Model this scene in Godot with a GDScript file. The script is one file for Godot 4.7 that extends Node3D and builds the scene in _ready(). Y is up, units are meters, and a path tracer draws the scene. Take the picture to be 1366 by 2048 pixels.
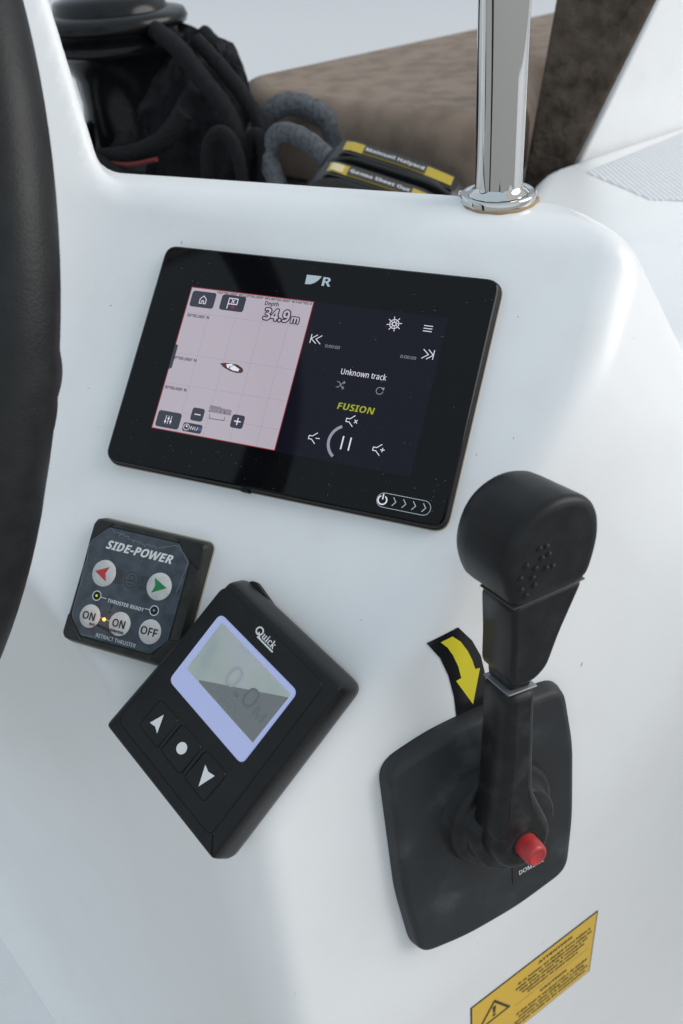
extends Node3D
# The helm of a sailing boat. Lengths are metres. Two sets of axes are used:
# the world (y up, z towards the person at the helm) and the tilted instrument panel
# (x to the right along the panel, y up along it, z out of it); PANEL turns the second into the first.

const UPP := Vector3(0.0, 0.6553, 0.7554)      # the world's up, in panel axes
const LEDGE := 0.0632                          # height of the console's top ledge in the world
var PANEL := Basis(Vector3(1, 0, 0), Vector3(0, 0.6553, -0.7554), Vector3(0, 0.7554, 0.6553))
const EXPOSURE := 1.53
const SKIN := -0.007                           # the panel's white surface, behind the plotter's glass
# throttle plate: its centre and its axes
var TO := Vector3(0.1401, -0.1998, -0.0990)
var TN := Vector3(0.727, -0.323, 0.606).normalized()
var TX := Vector3(0.6623, 0.5627, -0.4947).normalized()
var TY := Vector3.ZERO
# lower face with the warning sticker
var FO := Vector3(0.159, -0.279, -0.1638)
var FN := Vector3(0.799, -0.375, 0.470).normalized()
var FX := Vector3(0.596, 0.597, -0.5369).normalized()
var FY := Vector3.ZERO
var M := {}
var rng := RandomNumberGenerator.new()
var fonts := {}


# ------------------------------------------------------------------ mesh collector
class Shape:
	var v := PackedVector3Array()
	var n := PackedVector3Array()
	func tri(a: Vector3, b: Vector3, c: Vector3, na: Vector3, nb: Vector3, nc: Vector3) -> void:
		if (b - a).cross(c - a).dot(na + nb + nc) > 0.0:
			v.append(a); v.append(c); v.append(b); n.append(na); n.append(nc); n.append(nb)
		else:
			v.append(a); v.append(b); v.append(c); n.append(na); n.append(nb); n.append(nc)
	func quad(a: Vector3, b: Vector3, c: Vector3, d: Vector3, na: Vector3, nb: Vector3, nc: Vector3, nd: Vector3) -> void:
		tri(a, b, c, na, nb, nc)
		tri(a, c, d, na, nc, nd)
	func add(o: Shape) -> void:
		v.append_array(o.v); n.append_array(o.n)
	func moved(t: Transform3D) -> Shape:
		var r := Shape.new()
		for i in v.size():
			r.v.append(t * v[i]); r.n.append((t.basis * n[i]).normalized())
		return r
	func warp(f: Callable) -> void:
		for i in v.size():
			v[i] = f.call(v[i])
	func mesh() -> ArrayMesh:
		var a := []
		a.resize(Mesh.ARRAY_MAX)
		a[Mesh.ARRAY_VERTEX] = v
		a[Mesh.ARRAY_NORMAL] = n
		var m := ArrayMesh.new()
		m.add_surface_from_arrays(Mesh.PRIMITIVE_TRIANGLES, a)
		return m


# ------------------------------------------------------------------ flat print: lines, patches and lettering, in millimetres
class Ink:
	var s := Shape.new()
	var z := 0.0
	var fonts: Dictionary
	func _init(height: float, f: Dictionary) -> void:
		z = height * 0.001
		fonts = f
	func p3(p: Vector2) -> Vector3:
		return Vector3(p.x * 0.001, p.y * 0.001, z)
	func t3(a: Vector2, b: Vector2, c: Vector2) -> void:
		s.tri(p3(a), p3(b), p3(c), Vector3.BACK, Vector3.BACK, Vector3.BACK)
	func poly(pts: PackedVector2Array) -> void:
		z += 0.000002
		var ix := Geometry2D.triangulate_polygon(pts)
		for i in range(0, ix.size(), 3):
			t3(pts[ix[i]], pts[ix[i + 1]], pts[ix[i + 2]])
	func rect(x0: float, y0: float, x1: float, y1: float) -> void:
		poly(PackedVector2Array([Vector2(x0, y0), Vector2(x1, y0), Vector2(x1, y1), Vector2(x0, y1)]))
	func rrect(x0: float, y0: float, x1: float, y1: float, r: float) -> void:
		var o := PackedVector2Array()
		for k in 4:
			var c := Vector2(x1 - r if k == 0 or k == 3 else x0 + r, y1 - r if k < 2 else y0 + r)
			for i in 7:
				var a := (k + i / 6.0) * PI / 2
				o.append(c + Vector2(cos(a), sin(a)) * r)
		poly(o)
	func disc(c: Vector2, r: float, sx := 1.0) -> void:
		z += 0.000002
		for i in 28:
			var a := i * TAU / 28
			var b := (i + 1) * TAU / 28
			t3(c, c + Vector2(cos(a) * sx, sin(a)) * r, c + Vector2(cos(b) * sx, sin(b)) * r)
	func arc(c: Vector2, r: float, w: float, a0: float, a1: float) -> void:
		z += 0.000002
		var k := maxi(6, int(absf(a1 - a0) * 7))
		for i in k:
			var a := a0 + (a1 - a0) * i / k
			var b := a0 + (a1 - a0) * (i + 1) / k
			var u := Vector2(cos(a), sin(a))
			var q := Vector2(cos(b), sin(b))
			t3(c + u * (r - w / 2), c + u * (r + w / 2), c + q * (r + w / 2))
			t3(c + u * (r - w / 2), c + q * (r + w / 2), c + q * (r - w / 2))
	func ring(c: Vector2, r: float, w: float) -> void:
		arc(c, r, w, 0, TAU)
	func line(pts: Array, w: float, closed := false) -> void:
		var k := pts.size()
		for i in (k if closed else k - 1):
			z += 0.000002
			var a: Vector2 = pts[i]
			var b: Vector2 = pts[(i + 1) % k]
			var d := (b - a).normalized()
			var e := d.orthogonal() * w / 2
			a -= d * w * 0.4
			b += d * w * 0.4
			t3(a + e, a - e, b - e)
			t3(a + e, b - e, b + e)
	# lettering that starts at (x, y) on its base line; h is the height of a capital, width 0 keeps the font's own
	func text(what: String, x: float, y: float, h: float, width := 0.0, font := "sans", slant := 0.0, grow := 0.0, centred := false) -> void:
		var tm := TextMesh.new()
		tm.text = what
		tm.font = fonts[font]
		tm.font_size = 64
		tm.pixel_size = 1.0 / 64
		tm.depth = 0.0
		tm.curve_step = 1.0
		tm.horizontal_alignment = HORIZONTAL_ALIGNMENT_LEFT
		var a := tm.get_mesh_arrays()
		var vs: PackedVector3Array = a[Mesh.ARRAY_VERTEX]
		if vs.is_empty():
			return
		var ix := PackedInt32Array()
		if a[Mesh.ARRAY_INDEX] != null:
			ix = a[Mesh.ARRAY_INDEX]
		else:
			ix = PackedInt32Array(range(vs.size()))
		# the height of a capital and the base line, measured on an H
		var hm := TextMesh.new()
		hm.text = "H"
		hm.font = fonts[font]
		hm.font_size = 64
		hm.pixel_size = 1.0 / 64
		hm.depth = 0.0
		var hv: PackedVector3Array = hm.get_mesh_arrays()[Mesh.ARRAY_VERTEX]
		var y0 := 1e9
		var y1 := -1e9
		for q in hv:
			y0 = minf(y0, q.y)
			y1 = maxf(y1, q.y)
		var x0 := 1e9
		var x1 := -1e9
		for q in vs:
			x0 = minf(x0, q.x)
			x1 = maxf(x1, q.x)
		var ky := h / (y1 - y0)
		var kx := ky if width == 0.0 else width / (x1 - x0)
		var off := -(x1 - x0) * kx / 2 if centred else 0.0
		var offsets := [Vector2.ZERO]
		if grow > 0.0:
			offsets = []
			for i in 10:
				offsets.append(Vector2.from_angle(i * TAU / 10) * grow)
		for o in offsets:
			z += 0.0000008
			for i in range(0, ix.size(), 3):
				var q := []
				for j in 3:
					var p := vs[ix[i + j]]
					var yy := (p.y - y0) * ky
					q.append(Vector2(x + off + (p.x - x0) * kx + yy * slant, y + yy) + o)
				t3(q[0], q[1], q[2])


# ------------------------------------------------------------------ solids
func rounded(pts: PackedVector2Array, r: float, seg := 6) -> PackedVector2Array:   # a polygon with its corners rounded
	var o := PackedVector2Array()
	var k := pts.size()
	for i in k:
		var a := pts[(i + k - 1) % k]
		var b := pts[i]
		var c := pts[(i + 1) % k]
		var la := minf(r, a.distance_to(b) * 0.49)
		var lc := minf(r, c.distance_to(b) * 0.49)
		var s := b + (a - b).normalized() * la
		var e := b + (c - b).normalized() * lc
		for j in seg + 1:
			var t := float(j) / seg
			if j == seg and lc < r * 0.999:
				continue
			o.append(s * (1 - t) * (1 - t) + b * 2 * t * (1 - t) + e * t * t)
	return o


func box2(w: float, h: float, r: float, seg := 6) -> PackedVector2Array:
	return rounded(PackedVector2Array([Vector2(w / 2, -h / 2), Vector2(w / 2, h / 2), Vector2(-w / 2, h / 2), Vector2(-w / 2, -h / 2)]), r, seg)


func mm2(pts: Array) -> PackedVector2Array:
	var o := PackedVector2Array()
	for p in pts:
		o.append(p * 0.001)
	return o


# A solid over an outline: profile holds (inset, z) from its base to its top; smooth where the profile bends gently.
func loft(outline: PackedVector2Array, profile: Array, bottom := true, top := true) -> Shape:
	var s := Shape.new()
	var k := outline.size()
	var area := 0.0
	for i in k:
		area += outline[i].cross(outline[(i + 1) % k])
	if area < 0:
		outline.reverse()
	var en := []
	for i in k:
		var d := (outline[(i + 1) % k] - outline[i]).normalized()
		en.append(Vector2(d.y, -d.x))
	var vn := []      # normal at the vertex, for the edge before and the edge after it
	var mit := []
	for i in k:
		var a: Vector2 = en[(i + k - 1) % k]
		var b: Vector2 = en[i]
		mit.append((a + b) / maxf(0.3, 1.0 + a.dot(b)))
		vn.append([(a + b).normalized(), (a + b).normalized()] if a.dot(b) > 0.72 else [a, b])
	var pn := []
	for j in profile.size() - 1:
		var d: Vector2 = profile[j + 1] - profile[j]
		pn.append(Vector2(d.y, d.x).normalized())      # (outwards, upwards)
	for j in profile.size() - 1:
		var lo: Vector2 = pn[j]
		var hi: Vector2 = pn[j]
		if j > 0 and pn[j].dot(pn[j - 1]) > 0.6:
			lo = (pn[j] + pn[j - 1]).normalized()
		if j < profile.size() - 2 and pn[j].dot(pn[j + 1]) > 0.6:
			hi = (pn[j] + pn[j + 1]).normalized()
		for i in k:
			var m := (i + 1) % k
			var a := Vector3(outline[i].x - mit[i].x * profile[j].x, outline[i].y - mit[i].y * profile[j].x, profile[j].y)
			var b := Vector3(outline[m].x - mit[m].x * profile[j].x, outline[m].y - mit[m].y * profile[j].x, profile[j].y)
			var c := Vector3(outline[m].x - mit[m].x * profile[j + 1].x, outline[m].y - mit[m].y * profile[j + 1].x, profile[j + 1].y)
			var d := Vector3(outline[i].x - mit[i].x * profile[j + 1].x, outline[i].y - mit[i].y * profile[j + 1].x, profile[j + 1].y)
			var ua: Vector2 = vn[i][1]
			var ub: Vector2 = vn[m][0]
			s.quad(a, b, c, d, Vector3(ua.x * lo.x, ua.y * lo.x, lo.y), Vector3(ub.x * lo.x, ub.y * lo.x, lo.y), Vector3(ub.x * hi.x, ub.y * hi.x, hi.y), Vector3(ua.x * hi.x, ua.y * hi.x, hi.y))
	for e in 2:
		if not [bottom, top][e]:
			continue
		var q: Vector2 = profile[0] if e == 0 else profile[-1]
		var pts := PackedVector2Array()
		for i in k:
			pts.append(outline[i] - mit[i] * q.x)
		var ix := Geometry2D.triangulate_polygon(pts)
		var nn := Vector3(0, 0, -1 if e == 0 else 1)
		if ix.is_empty():                              # corners that met: a fan from the middle
			var c := Vector2.ZERO
			for p in pts:
				c += p / k
			for i in k:
				var p := pts[i]
				var r := pts[(i + 1) % k]
				s.tri(Vector3(c.x, c.y, q.y), Vector3(p.x, p.y, q.y), Vector3(r.x, r.y, q.y), nn, nn, nn)
		for i in range(0, ix.size(), 3):
			s.tri(Vector3(pts[ix[i]].x, pts[ix[i]].y, q.y), Vector3(pts[ix[i + 1]].x, pts[ix[i + 1]].y, q.y), Vector3(pts[ix[i + 2]].x, pts[ix[i + 2]].y, q.y), nn, nn, nn)
	return s


func bevel(z0: float, z1: float, r: float, steps := 4, foot := 0.0) -> Array:   # a profile: straight sides, then a rounded upper edge
	var o := []
	if foot > 0.0:
		for i in steps + 1:
			var a := PI / 2 * i / steps
			o.append(Vector2(foot * (1 - sin(a)), z0 + foot * (1 - cos(a))))
	else:
		o.append(Vector2(0, z0))
	for i in steps + 1:
		var a := PI / 2 * i / steps
		o.append(Vector2(r * (1 - cos(a)), z1 - r + r * sin(a)))
	return o


func lathe(prof: Array, seg := 48, wobble: Variant = null) -> Shape:   # (radius, z) turned about z
	var s := Shape.new()
	var pn := []
	for j in prof.size() - 1:
		var d: Vector2 = prof[j + 1] - prof[j]
		pn.append(Vector2(d.y, -d.x).normalized())
	for j in prof.size() - 1:
		if prof[j].distance_to(prof[j + 1]) < 1e-7:
			continue
		var lo: Vector2 = pn[j]
		var hi: Vector2 = pn[j]
		if j > 0 and pn[j].dot(pn[j - 1]) > 0.6:
			lo = (pn[j] + pn[j - 1]).normalized()
		if j < prof.size() - 2 and pn[j].dot(pn[j + 1]) > 0.6:
			hi = (pn[j] + pn[j + 1]).normalized()
		for i in seg:
			var a := Vector2.from_angle(i * TAU / seg)
			var b := Vector2.from_angle((i + 1) * TAU / seg)
			var f: Vector2 = prof[j]
			var g: Vector2 = prof[j + 1]
			var ka: float = wobble.call(a.angle(), f) if wobble != null else 1.0
			var kb: float = wobble.call(b.angle(), f) if wobble != null else 1.0
			var kc: float = wobble.call(b.angle(), g) if wobble != null else 1.0
			var kd: float = wobble.call(a.angle(), g) if wobble != null else 1.0
			var A := Vector3(a.x * f.x * ka, a.y * f.x * ka, f.y)
			var B := Vector3(b.x * f.x * kb, b.y * f.x * kb, f.y)
			var C := Vector3(b.x * g.x * kc, b.y * g.x * kc, g.y)
			var D := Vector3(a.x * g.x * kd, a.y * g.x * kd, g.y)
			s.quad(A, B, C, D, Vector3(a.x * lo.x, a.y * lo.x, lo.y), Vector3(b.x * lo.x, b.y * lo.x, lo.y), Vector3(b.x * hi.x, b.y * hi.x, hi.y), Vector3(a.x * hi.x, a.y * hi.x, hi.y))
	return s


func curve(pts: Array, per := 10, closed := false) -> PackedVector3Array:   # a smooth line through points
	var o := PackedVector3Array()
	var k := pts.size()
	for i in (k if closed else k - 1):
		var p0: Vector3 = pts[(i - 1 + k) % k] if closed or i > 0 else pts[0]
		var p1: Vector3 = pts[i]
		var p2: Vector3 = pts[(i + 1) % k]
		var p3: Vector3 = pts[(i + 2) % k] if closed or i + 2 < k else pts[k - 1]
		for j in per:
			o.append(p1.cubic_interpolate(p2, p0, p3, float(j) / per))
	if not closed:
		o.append(pts[k - 1])
	return o


func tube(path: PackedVector3Array, radius: Callable, seg := 14, closed := false, ends := true) -> Shape:
	var s := Shape.new()
	var k := path.size()
	var ring := []
	var side := Vector3.ZERO
	for i in k:
		var t := (path[(i + 1) % k] - path[(i - 1 + k) % k]) if closed else (path[mini(i + 1, k - 1)] - path[maxi(i - 1, 0)])
		t = t.normalized()
		if i == 0:
			side = t.cross(Vector3(0.31, 0.87, 0.39)).normalized()
		else:
			side = (side - t * side.dot(t)).normalized()
		var up := t.cross(side)
		var r := []
		for j in seg:
			var a := j * TAU / seg
			var d := side * cos(a) + up * sin(a)
			r.append([path[i] + d * radius.call(float(i) / (k - 1), a), d])
		ring.append(r)
	for i in (k if closed else k - 1):
		var m := (i + 1) % k
		for j in seg:
			var q := (j + 1) % seg
			s.quad(ring[i][j][0], ring[i][q][0], ring[m][q][0], ring[m][j][0], ring[i][j][1], ring[i][q][1], ring[m][q][1], ring[m][j][1])
	if not closed and ends:
		for e in [0, k - 1]:
			var t := (path[0] - path[1]).normalized() if e == 0 else (path[k - 1] - path[k - 2]).normalized()
			for j in seg:
				s.tri(path[e], ring[e][j][0], ring[e][(j + 1) % seg][0], t, t, t)
	return s


# ------------------------------------------------------------------ nodes
func part(called: String, s: Shape, m: Material, parent: Node, label := "") -> MeshInstance3D:
	var o := MeshInstance3D.new()
	o.name = numbered(called, parent)
	o.mesh = s.mesh()
	o.material_override = m
	parent.add_child(o, true)
	if label:
		o.set_meta("label", label)
	return o


func numbered(called: String, parent: Node) -> String:
	if not parent.has_node(NodePath(called)):
		return called
	var i := 1
	while parent.has_node(NodePath("%s_%03d" % [called, i])):
		i += 1
	return "%s_%03d" % [called, i]


func thing(called: String, label: String, category: String, t := Transform3D(), group := "") -> Node3D:
	var o := Node3D.new()
	o.name = numbered(called, self)
	o.transform = t
	add_child(o, true)
	tag(o, label, category, group)
	return o


func tag(o: Node, label: String, category: String, group := "") -> void:
	o.set_meta("label", label)
	o.set_meta("category", category)
	if group:
		o.set_meta("group", group)


func structure(called: String, s: Shape, m: Material, t: Transform3D, label: String) -> MeshInstance3D:
	var o := part(called, s, m, self, label)
	o.transform = t
	o.set_meta("kind", "structure")
	return o


func on_panel(at: Vector3, x := Vector3.RIGHT, n := Vector3.BACK) -> Transform3D:   # a place on the console, z out of its surface
	var b := Basis(x, n.cross(x), n)
	return Transform3D(PANEL * b, PANEL * at)


func ink(z: float) -> Ink:
	return Ink.new(z, fonts)


# ------------------------------------------------------------------ materials
func lin(r: float, g: float, b: float) -> Color:
	return Color(r, g, b).linear_to_srgb()


func noise(freq: float, oct := 4, ramp: Array = [], size := 512, normal := 0.0, kind := FastNoiseLite.TYPE_SIMPLEX_SMOOTH, sd := 3) -> NoiseTexture2D:
	var f := FastNoiseLite.new()
	f.noise_type = kind
	f.frequency = freq
	f.fractal_octaves = oct
	f.seed = sd
	var t := NoiseTexture2D.new()
	t.width = size
	t.height = size
	t.seamless = true
	t.generate_mipmaps = false
	t.noise = f
	if ramp:
		var g := Gradient.new()
		g.offsets = PackedFloat32Array(ramp.map(func(e): return e[0]))
		g.colors = PackedColorArray(ramp.map(func(e): return e[1]))
		t.color_ramp = g
	if normal > 0.0:
		t.as_normal_map = true
		t.bump_strength = normal
	return t


func stuffed(m: StandardMaterial3D, scale: float, world := false) -> void:
	m.uv1_triplanar = true
	m.uv1_world_triplanar = world
	m.uv1_scale = Vector3.ONE * scale


func mat(c: Color, rough: float, spec := 0.5) -> StandardMaterial3D:
	var m := StandardMaterial3D.new()
	m.albedo_color = c
	m.roughness = rough
	m.metallic_specular = spec
	return m


func glow(c: Color, e: float) -> StandardMaterial3D:
	var m := mat(Color(0.01, 0.01, 0.01), 0.25)
	m.emission_enabled = true
	m.emission = c
	m.emission_energy_multiplier = e / EXPOSURE
	return m


func grained(c: Color, rough: float, tone: Array, scale: float, relief: float, relief_scale := 0.02, spec := 0.38) -> StandardMaterial3D:
	var m := mat(c, rough, spec)
	m.albedo_texture = noise(0.012, 5, tone, 512)
	if relief > 0.0:
		m.heightmap_enabled = true
		m.heightmap_scale = relief_scale
		m.heightmap_texture = noise(relief, 3, [], 512, 0.0, FastNoiseLite.TYPE_SIMPLEX, 8)
	stuffed(m, scale)
	return m


func make_materials() -> void:
	for f in [["sans", "Droid Sans", 400], ["bold", "Droid Sans", 700], ["serif", "Droid Serif", 400], ["serifbold", "Droid Serif", 700]]:
		var sf := SystemFont.new()
		sf.font_names = PackedStringArray([f[1]])
		sf.font_weight = f[2]
		fonts[f[0]] = sf
	var W := func(k: float, t := 0.0): return Color(k, k - t * 0.4, k - t)
	M.gelcoat = mat(lin(0.83, 0.835, 0.84), 0.34, 0.5)
	M.gelcoat.albedo_texture = noise(0.006, 5, [[0.0, W.call(0.975, 0.012)], [0.35, W.call(0.993, 0.003)], [0.7, W.call(1.0)], [1.0, W.call(0.99, 0.003)]], 1024)
	M.gelcoat.clearcoat_enabled = true
	M.gelcoat.clearcoat = 0.3
	M.gelcoat.clearcoat_roughness = 0.22
	stuffed(M.gelcoat, 2.2)
	M.white_paint = mat(lin(0.78, 0.785, 0.80), 0.5)
	M.patch = mat(lin(0.70, 0.71, 0.725), 0.6)
	M.house = mat(lin(0.62, 0.62, 0.63), 0.6)
	M.dots = mat(lin(0.86, 0.865, 0.87), 0.35)
	M.glass = mat(lin(0.004, 0.004, 0.005), 0.09, 0.32)
	M.glass.roughness_texture = noise(0.02, 4, [[0.0, W.call(0.5)], [1.0, W.call(1.0)]], 512)
	stuffed(M.glass, 6.0)
	M.bezel = grained(lin(0.016, 0.017, 0.018), 0.45, [[0.0, W.call(0.7)], [1.0, W.call(1.0)]], 8.0, 0.2, 0.004)
	M.rubber = grained(lin(0.02, 0.02, 0.021), 0.6, [[0.0, W.call(0.7)], [1.0, W.call(1.0)]], 8.0, 0.2, 0.004)
	M.lcd_chart = glow(Color(0.69, 0.66, 0.705), 1.0)
	M.lcd_media = glow(Color(0.06, 0.06, 0.11), 1.0)
	M.lcd_media.metallic_specular = 0.32
	M.lcd_media.roughness = 0.09
	M.lcd_button = glow(Color(0.19, 0.20, 0.25), 1.0)
	M.lcd_white = glow(Color(0.88, 0.87, 0.93), 1.0)
	M.lcd_fill = glow(Color(0.72, 0.68, 0.75), 1.0)
	M.lcd_grey = glow(Color(0.55, 0.55, 0.62), 1.0)
	M.lcd_line = glow(Color(0.58, 0.53, 0.63), 1.0)
	M.lcd_dark = glow(Color(0.13, 0.12, 0.15), 1.0)
	M.lcd_red = glow(Color(0.55, 0.16, 0.16), 1.0)
	M.lcd_brown = glow(Color(0.34, 0.17, 0.13), 1.0)
	M.lcd_blue = glow(Color(0.30, 0.42, 0.66), 1.0)
	M.lcd_lime = glow(Color(0.60, 0.63, 0.10), 1.0)
	M.print_light = mat(lin(0.55, 0.62, 0.66), 0.35)
	M.print_white = mat(lin(0.68, 0.69, 0.70), 0.4)
	M.print_black = mat(lin(0.015, 0.015, 0.015), 0.45)
	M.print_dark = mat(lin(0.014, 0.016, 0.02), 0.35)
	M.print_red = mat(lin(0.50, 0.025, 0.03), 0.4)
	M.print_dull_red = mat(lin(0.20, 0.03, 0.03), 0.5)
	M.print_dull_green = mat(lin(0.02, 0.11, 0.06), 0.5)
	M.print_green = mat(lin(0.01, 0.20, 0.05), 0.4)
	M.dust = mat(lin(0.22, 0.23, 0.24), 0.8)
	M.slate = grained(lin(0.075, 0.093, 0.115), 0.32, [[0.0, W.call(0.72)], [0.5, W.call(0.9)], [1.0, W.call(1.0)]], 14.0, 0.0)
	M.worn = mat(lin(0.22, 0.26, 0.30), 0.6)
	M.housing = grained(lin(0.042, 0.044, 0.040), 0.42, [[0.0, W.call(0.65)], [1.0, W.call(1.0)]], 9.0, 0.25, 0.004)
	M.corner = grained(lin(0.028, 0.030, 0.029), 0.42, [[0.0, W.call(0.65)], [1.0, W.call(1.0)]], 9.0, 0.25, 0.004)
	M.button_white = grained(lin(0.62, 0.63, 0.63), 0.4, [[0.0, W.call(0.88, 0.02)], [1.0, W.call(1.0)]], 20.0, 0.0)
	M.groove = mat(lin(0.006, 0.006, 0.006), 0.8)
	M.black_plastic = grained(lin(0.008, 0.0085, 0.010), 0.36, [[0.0, W.call(0.7)], [1.0, W.call(1.0)]], 8.0, 0.3, 0.003)
	M.worn_plastic = grained(lin(0.055, 0.061, 0.067), 0.5, [[0.0, W.call(0.66)], [0.55, W.call(0.70)], [0.70, W.call(0.77)], [0.85, W.call(0.93)], [1.0, W.call(1.0)]], 3.2, 0.25, 0.006)
	M.lever = grained(lin(0.030, 0.032, 0.034), 0.44, [[0.0, W.call(0.5)], [0.5, W.call(0.62)], [0.75, W.call(0.85)], [1.0, W.call(1.1)]], 9.0, 0.25, 0.005)
	M.grip = grained(lin(0.018, 0.019, 0.021), 0.42, [[0.0, W.call(0.6)], [0.6, W.call(0.8)], [1.0, W.call(1.0)]], 9.0, 0.2, 0.006)
	M.edge_wear = mat(lin(0.22, 0.235, 0.245), 0.5)
	M.edge_wear.metallic = 0.6
	M.red_plastic = mat(lin(0.42, 0.028, 0.03), 0.4)
	M.violet = glow(Color(0.50, 0.555, 0.73), 1.0)
	M.violet.albedo_color = lin(0.12, 0.12, 0.2)
	M.lens = mat(Color(1, 1, 1, 0.04), 0.03)
	M.lens.transparency = BaseMaterial3D.TRANSPARENCY_ALPHA
	M.lcd_glass = mat(lin(0.50, 0.54, 0.53), 0.16)
	M.lcd_glass.albedo_texture = noise(0.006, 3, [[0.0, Color(0.80, 0.86, 0.84)], [0.4, Color(0.92, 0.93, 0.90)], [0.7, Color(0.95, 0.93, 0.95)], [1.0, Color(0.82, 0.90, 0.95)]], 256)
	stuffed(M.lcd_glass, 14.0)
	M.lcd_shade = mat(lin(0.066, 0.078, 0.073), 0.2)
	M.lcd_digit = mat(lin(0.33, 0.36, 0.37), 0.3)
	M.lcd_digit_dark = mat(lin(0.018, 0.021, 0.022), 0.3)
	M.lcd_ghost = mat(lin(0.055, 0.066, 0.062), 0.3)
	M.sticker_black = mat(lin(0.010, 0.010, 0.011), 0.25)
	M.sticker_yellow = mat(lin(0.72, 0.62, 0.03), 0.35)
	M.sticker_amber = mat(lin(0.74, 0.46, 0.035), 0.4)
	M.steel = mat(lin(0.62, 0.62, 0.61), 0.07)
	M.steel.metallic = 1.0
	M.steel.roughness_texture = noise(0.03, 4, [[0.0, W.call(0.55)], [1.0, W.call(1.0)]], 512)
	stuffed(M.steel, 10.0)
	M.sealant = mat(lin(0.42, 0.37, 0.29), 0.7)
	M.scuff = mat(lin(0.30, 0.29, 0.28), 0.7)
	M.seam = mat(lin(0.06, 0.055, 0.048), 0.5)
	M.rust = mat(lin(0.36, 0.25, 0.15), 0.8)
	M.leather = grained(lin(0.017, 0.018, 0.019), 0.46, [[0.0, W.call(0.7)], [1.0, W.call(1.05)]], 10.0, 0.09, 0.012)
	M.winch = grained(lin(0.010, 0.0105, 0.012), 0.2, [[0.0, W.call(0.7)], [1.0, W.call(1.0)]], 6.0, 0.0)
	M.rope_black = grained(lin(0.013, 0.013, 0.016), 0.85, [[0.0, W.call(0.5)], [0.5, W.call(0.8)], [1.0, W.call(1.3)]], 30.0, 0.12, 0.06)
	M.canvas = grained(lin(0.021, 0.021, 0.026), 0.85, [[0.0, W.call(0.6)], [1.0, W.call(1.0)]], 12.0, 0.2, 0.02)
	M.rope_grey = grained(lin(0.17, 0.185, 0.205), 0.85, [[0.0, W.call(0.35)], [0.35, W.call(0.75)], [1.0, W.call(1.0)]], 26.0, 0.12, 0.05)
	M.red_line = mat(lin(0.14, 0.012, 0.010), 0.7)
	M.suede = mat(lin(0.26, 0.20, 0.158), 0.95, 0.2)
	M.suede.albedo_texture = noise(0.010, 5, [[0.0, Color(0.80, 0.785, 0.77)], [0.38, Color(0.88, 0.87, 0.865)], [0.55, Color(0.95, 0.94, 0.935)], [1.0, Color(1, 1, 1)]], 1024)
	M.suede.rim_enabled = true
	M.suede.rim = 0.5
	M.suede.heightmap_enabled = true
	M.suede.heightmap_scale = 0.1
	M.suede.heightmap_texture = noise(0.01, 4, [], 512, 0.0, FastNoiseLite.TYPE_SIMPLEX_SMOOTH, 21)
	stuffed(M.suede, 2.4)
	M.pile = mat(lin(0.125, 0.100, 0.082), 1.0, 0.2)
	M.pile.albedo_texture = noise(0.022, 5, [[0.0, Color(0.62, 0.61, 0.60)], [0.42, Color(0.82, 0.81, 0.80)], [1.0, Color(1, 1, 1)]], 512)
	M.pile.heightmap_enabled = true
	M.pile.heightmap_scale = 0.35
	M.pile.heightmap_texture = noise(0.05, 3, [], 512, 0.0, FastNoiseLite.TYPE_SIMPLEX_SMOOTH, 5)
	stuffed(M.pile, 3.5)
	M.clutch = mat(lin(0.016, 0.016, 0.017), 0.4)
	M.label_black = mat(lin(0.035, 0.03, 0.025), 0.4)
	M.label_yellow = mat(lin(0.45, 0.33, 0.03), 0.4)
	M.label_worn = mat(lin(0.62, 0.52, 0.30), 0.5)


# ------------------------------------------------------------------ the console's moulding, as a distance field in panel axes
func smax(a: float, b: float, k: float) -> float:
	var h := maxf(k - absf(a - b), 0.0)
	return maxf(a, b) + h * h / (4.0 * k)


func smin(a: float, b: float, k: float) -> float:
	var h := maxf(k - absf(a - b), 0.0)
	return minf(a, b) - h * h / (4.0 * k)


var nD := Vector3(0.8189, -0.0315, 0.5731)
var dD := nD.dot(Vector3(0.1573, 0.0267, SKIN))
var dE := 0.0
var dF := 0.0
var nG := Vector3(-0.3758, -0.6200, 0.6887)
var dG := nG.dot(Vector3(0.0385, -0.2558, SKIN))
var nM := Vector3(0.5958, -0.7309, -0.3329)
var dM := nM.dot(Vector3(-0.0855, -0.2067, -0.0305))
var nK := Vector3(-0.0179, 0.7552, -0.6552)
var dK := nK.dot(Vector3(0.055, 0.1366, -0.0349))
var nR := Vector3(0.6494, 0.7605, 0.0)
var dR := nR.dot(Vector3(0.1835, 0.0853, -0.0412))
var nL := Vector3(0.1252, -0.5808, 0.8043)
var dL := nL.dot(Vector3(0.0514, -0.2598, -0.0245))
var nN := Vector3(0.9030, -0.1800, 0.3910).normalized()
var dN := nN.dot(Vector3(0.2420, -0.2098, -0.2266))
var nW := Vector3(0.45, -0.02, 0.89).normalized()
var dW := nW.dot(Vector3(-0.1695, 0.06, SKIN))
var nS := Vector3(0.7275, 0.5261, -0.4405).normalized()
var dS := nS.dot(Vector3(-0.1729, 0.1261, -0.0039))
var nB := Vector3(-0.2, -1.0, 0.15).normalized()
var dB := nB.dot(Vector3(-0.17, -0.07, SKIN))
var nQ := Vector3(0.0439, -0.1243, 0.9913).normalized()
var dQ := nQ.dot(Vector3(-0.3774, -0.4525, -0.4110))
var nH := Vector3.ZERO
var dH := 0.0
var nJ := Vector3(-1, 0, 0)


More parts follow.
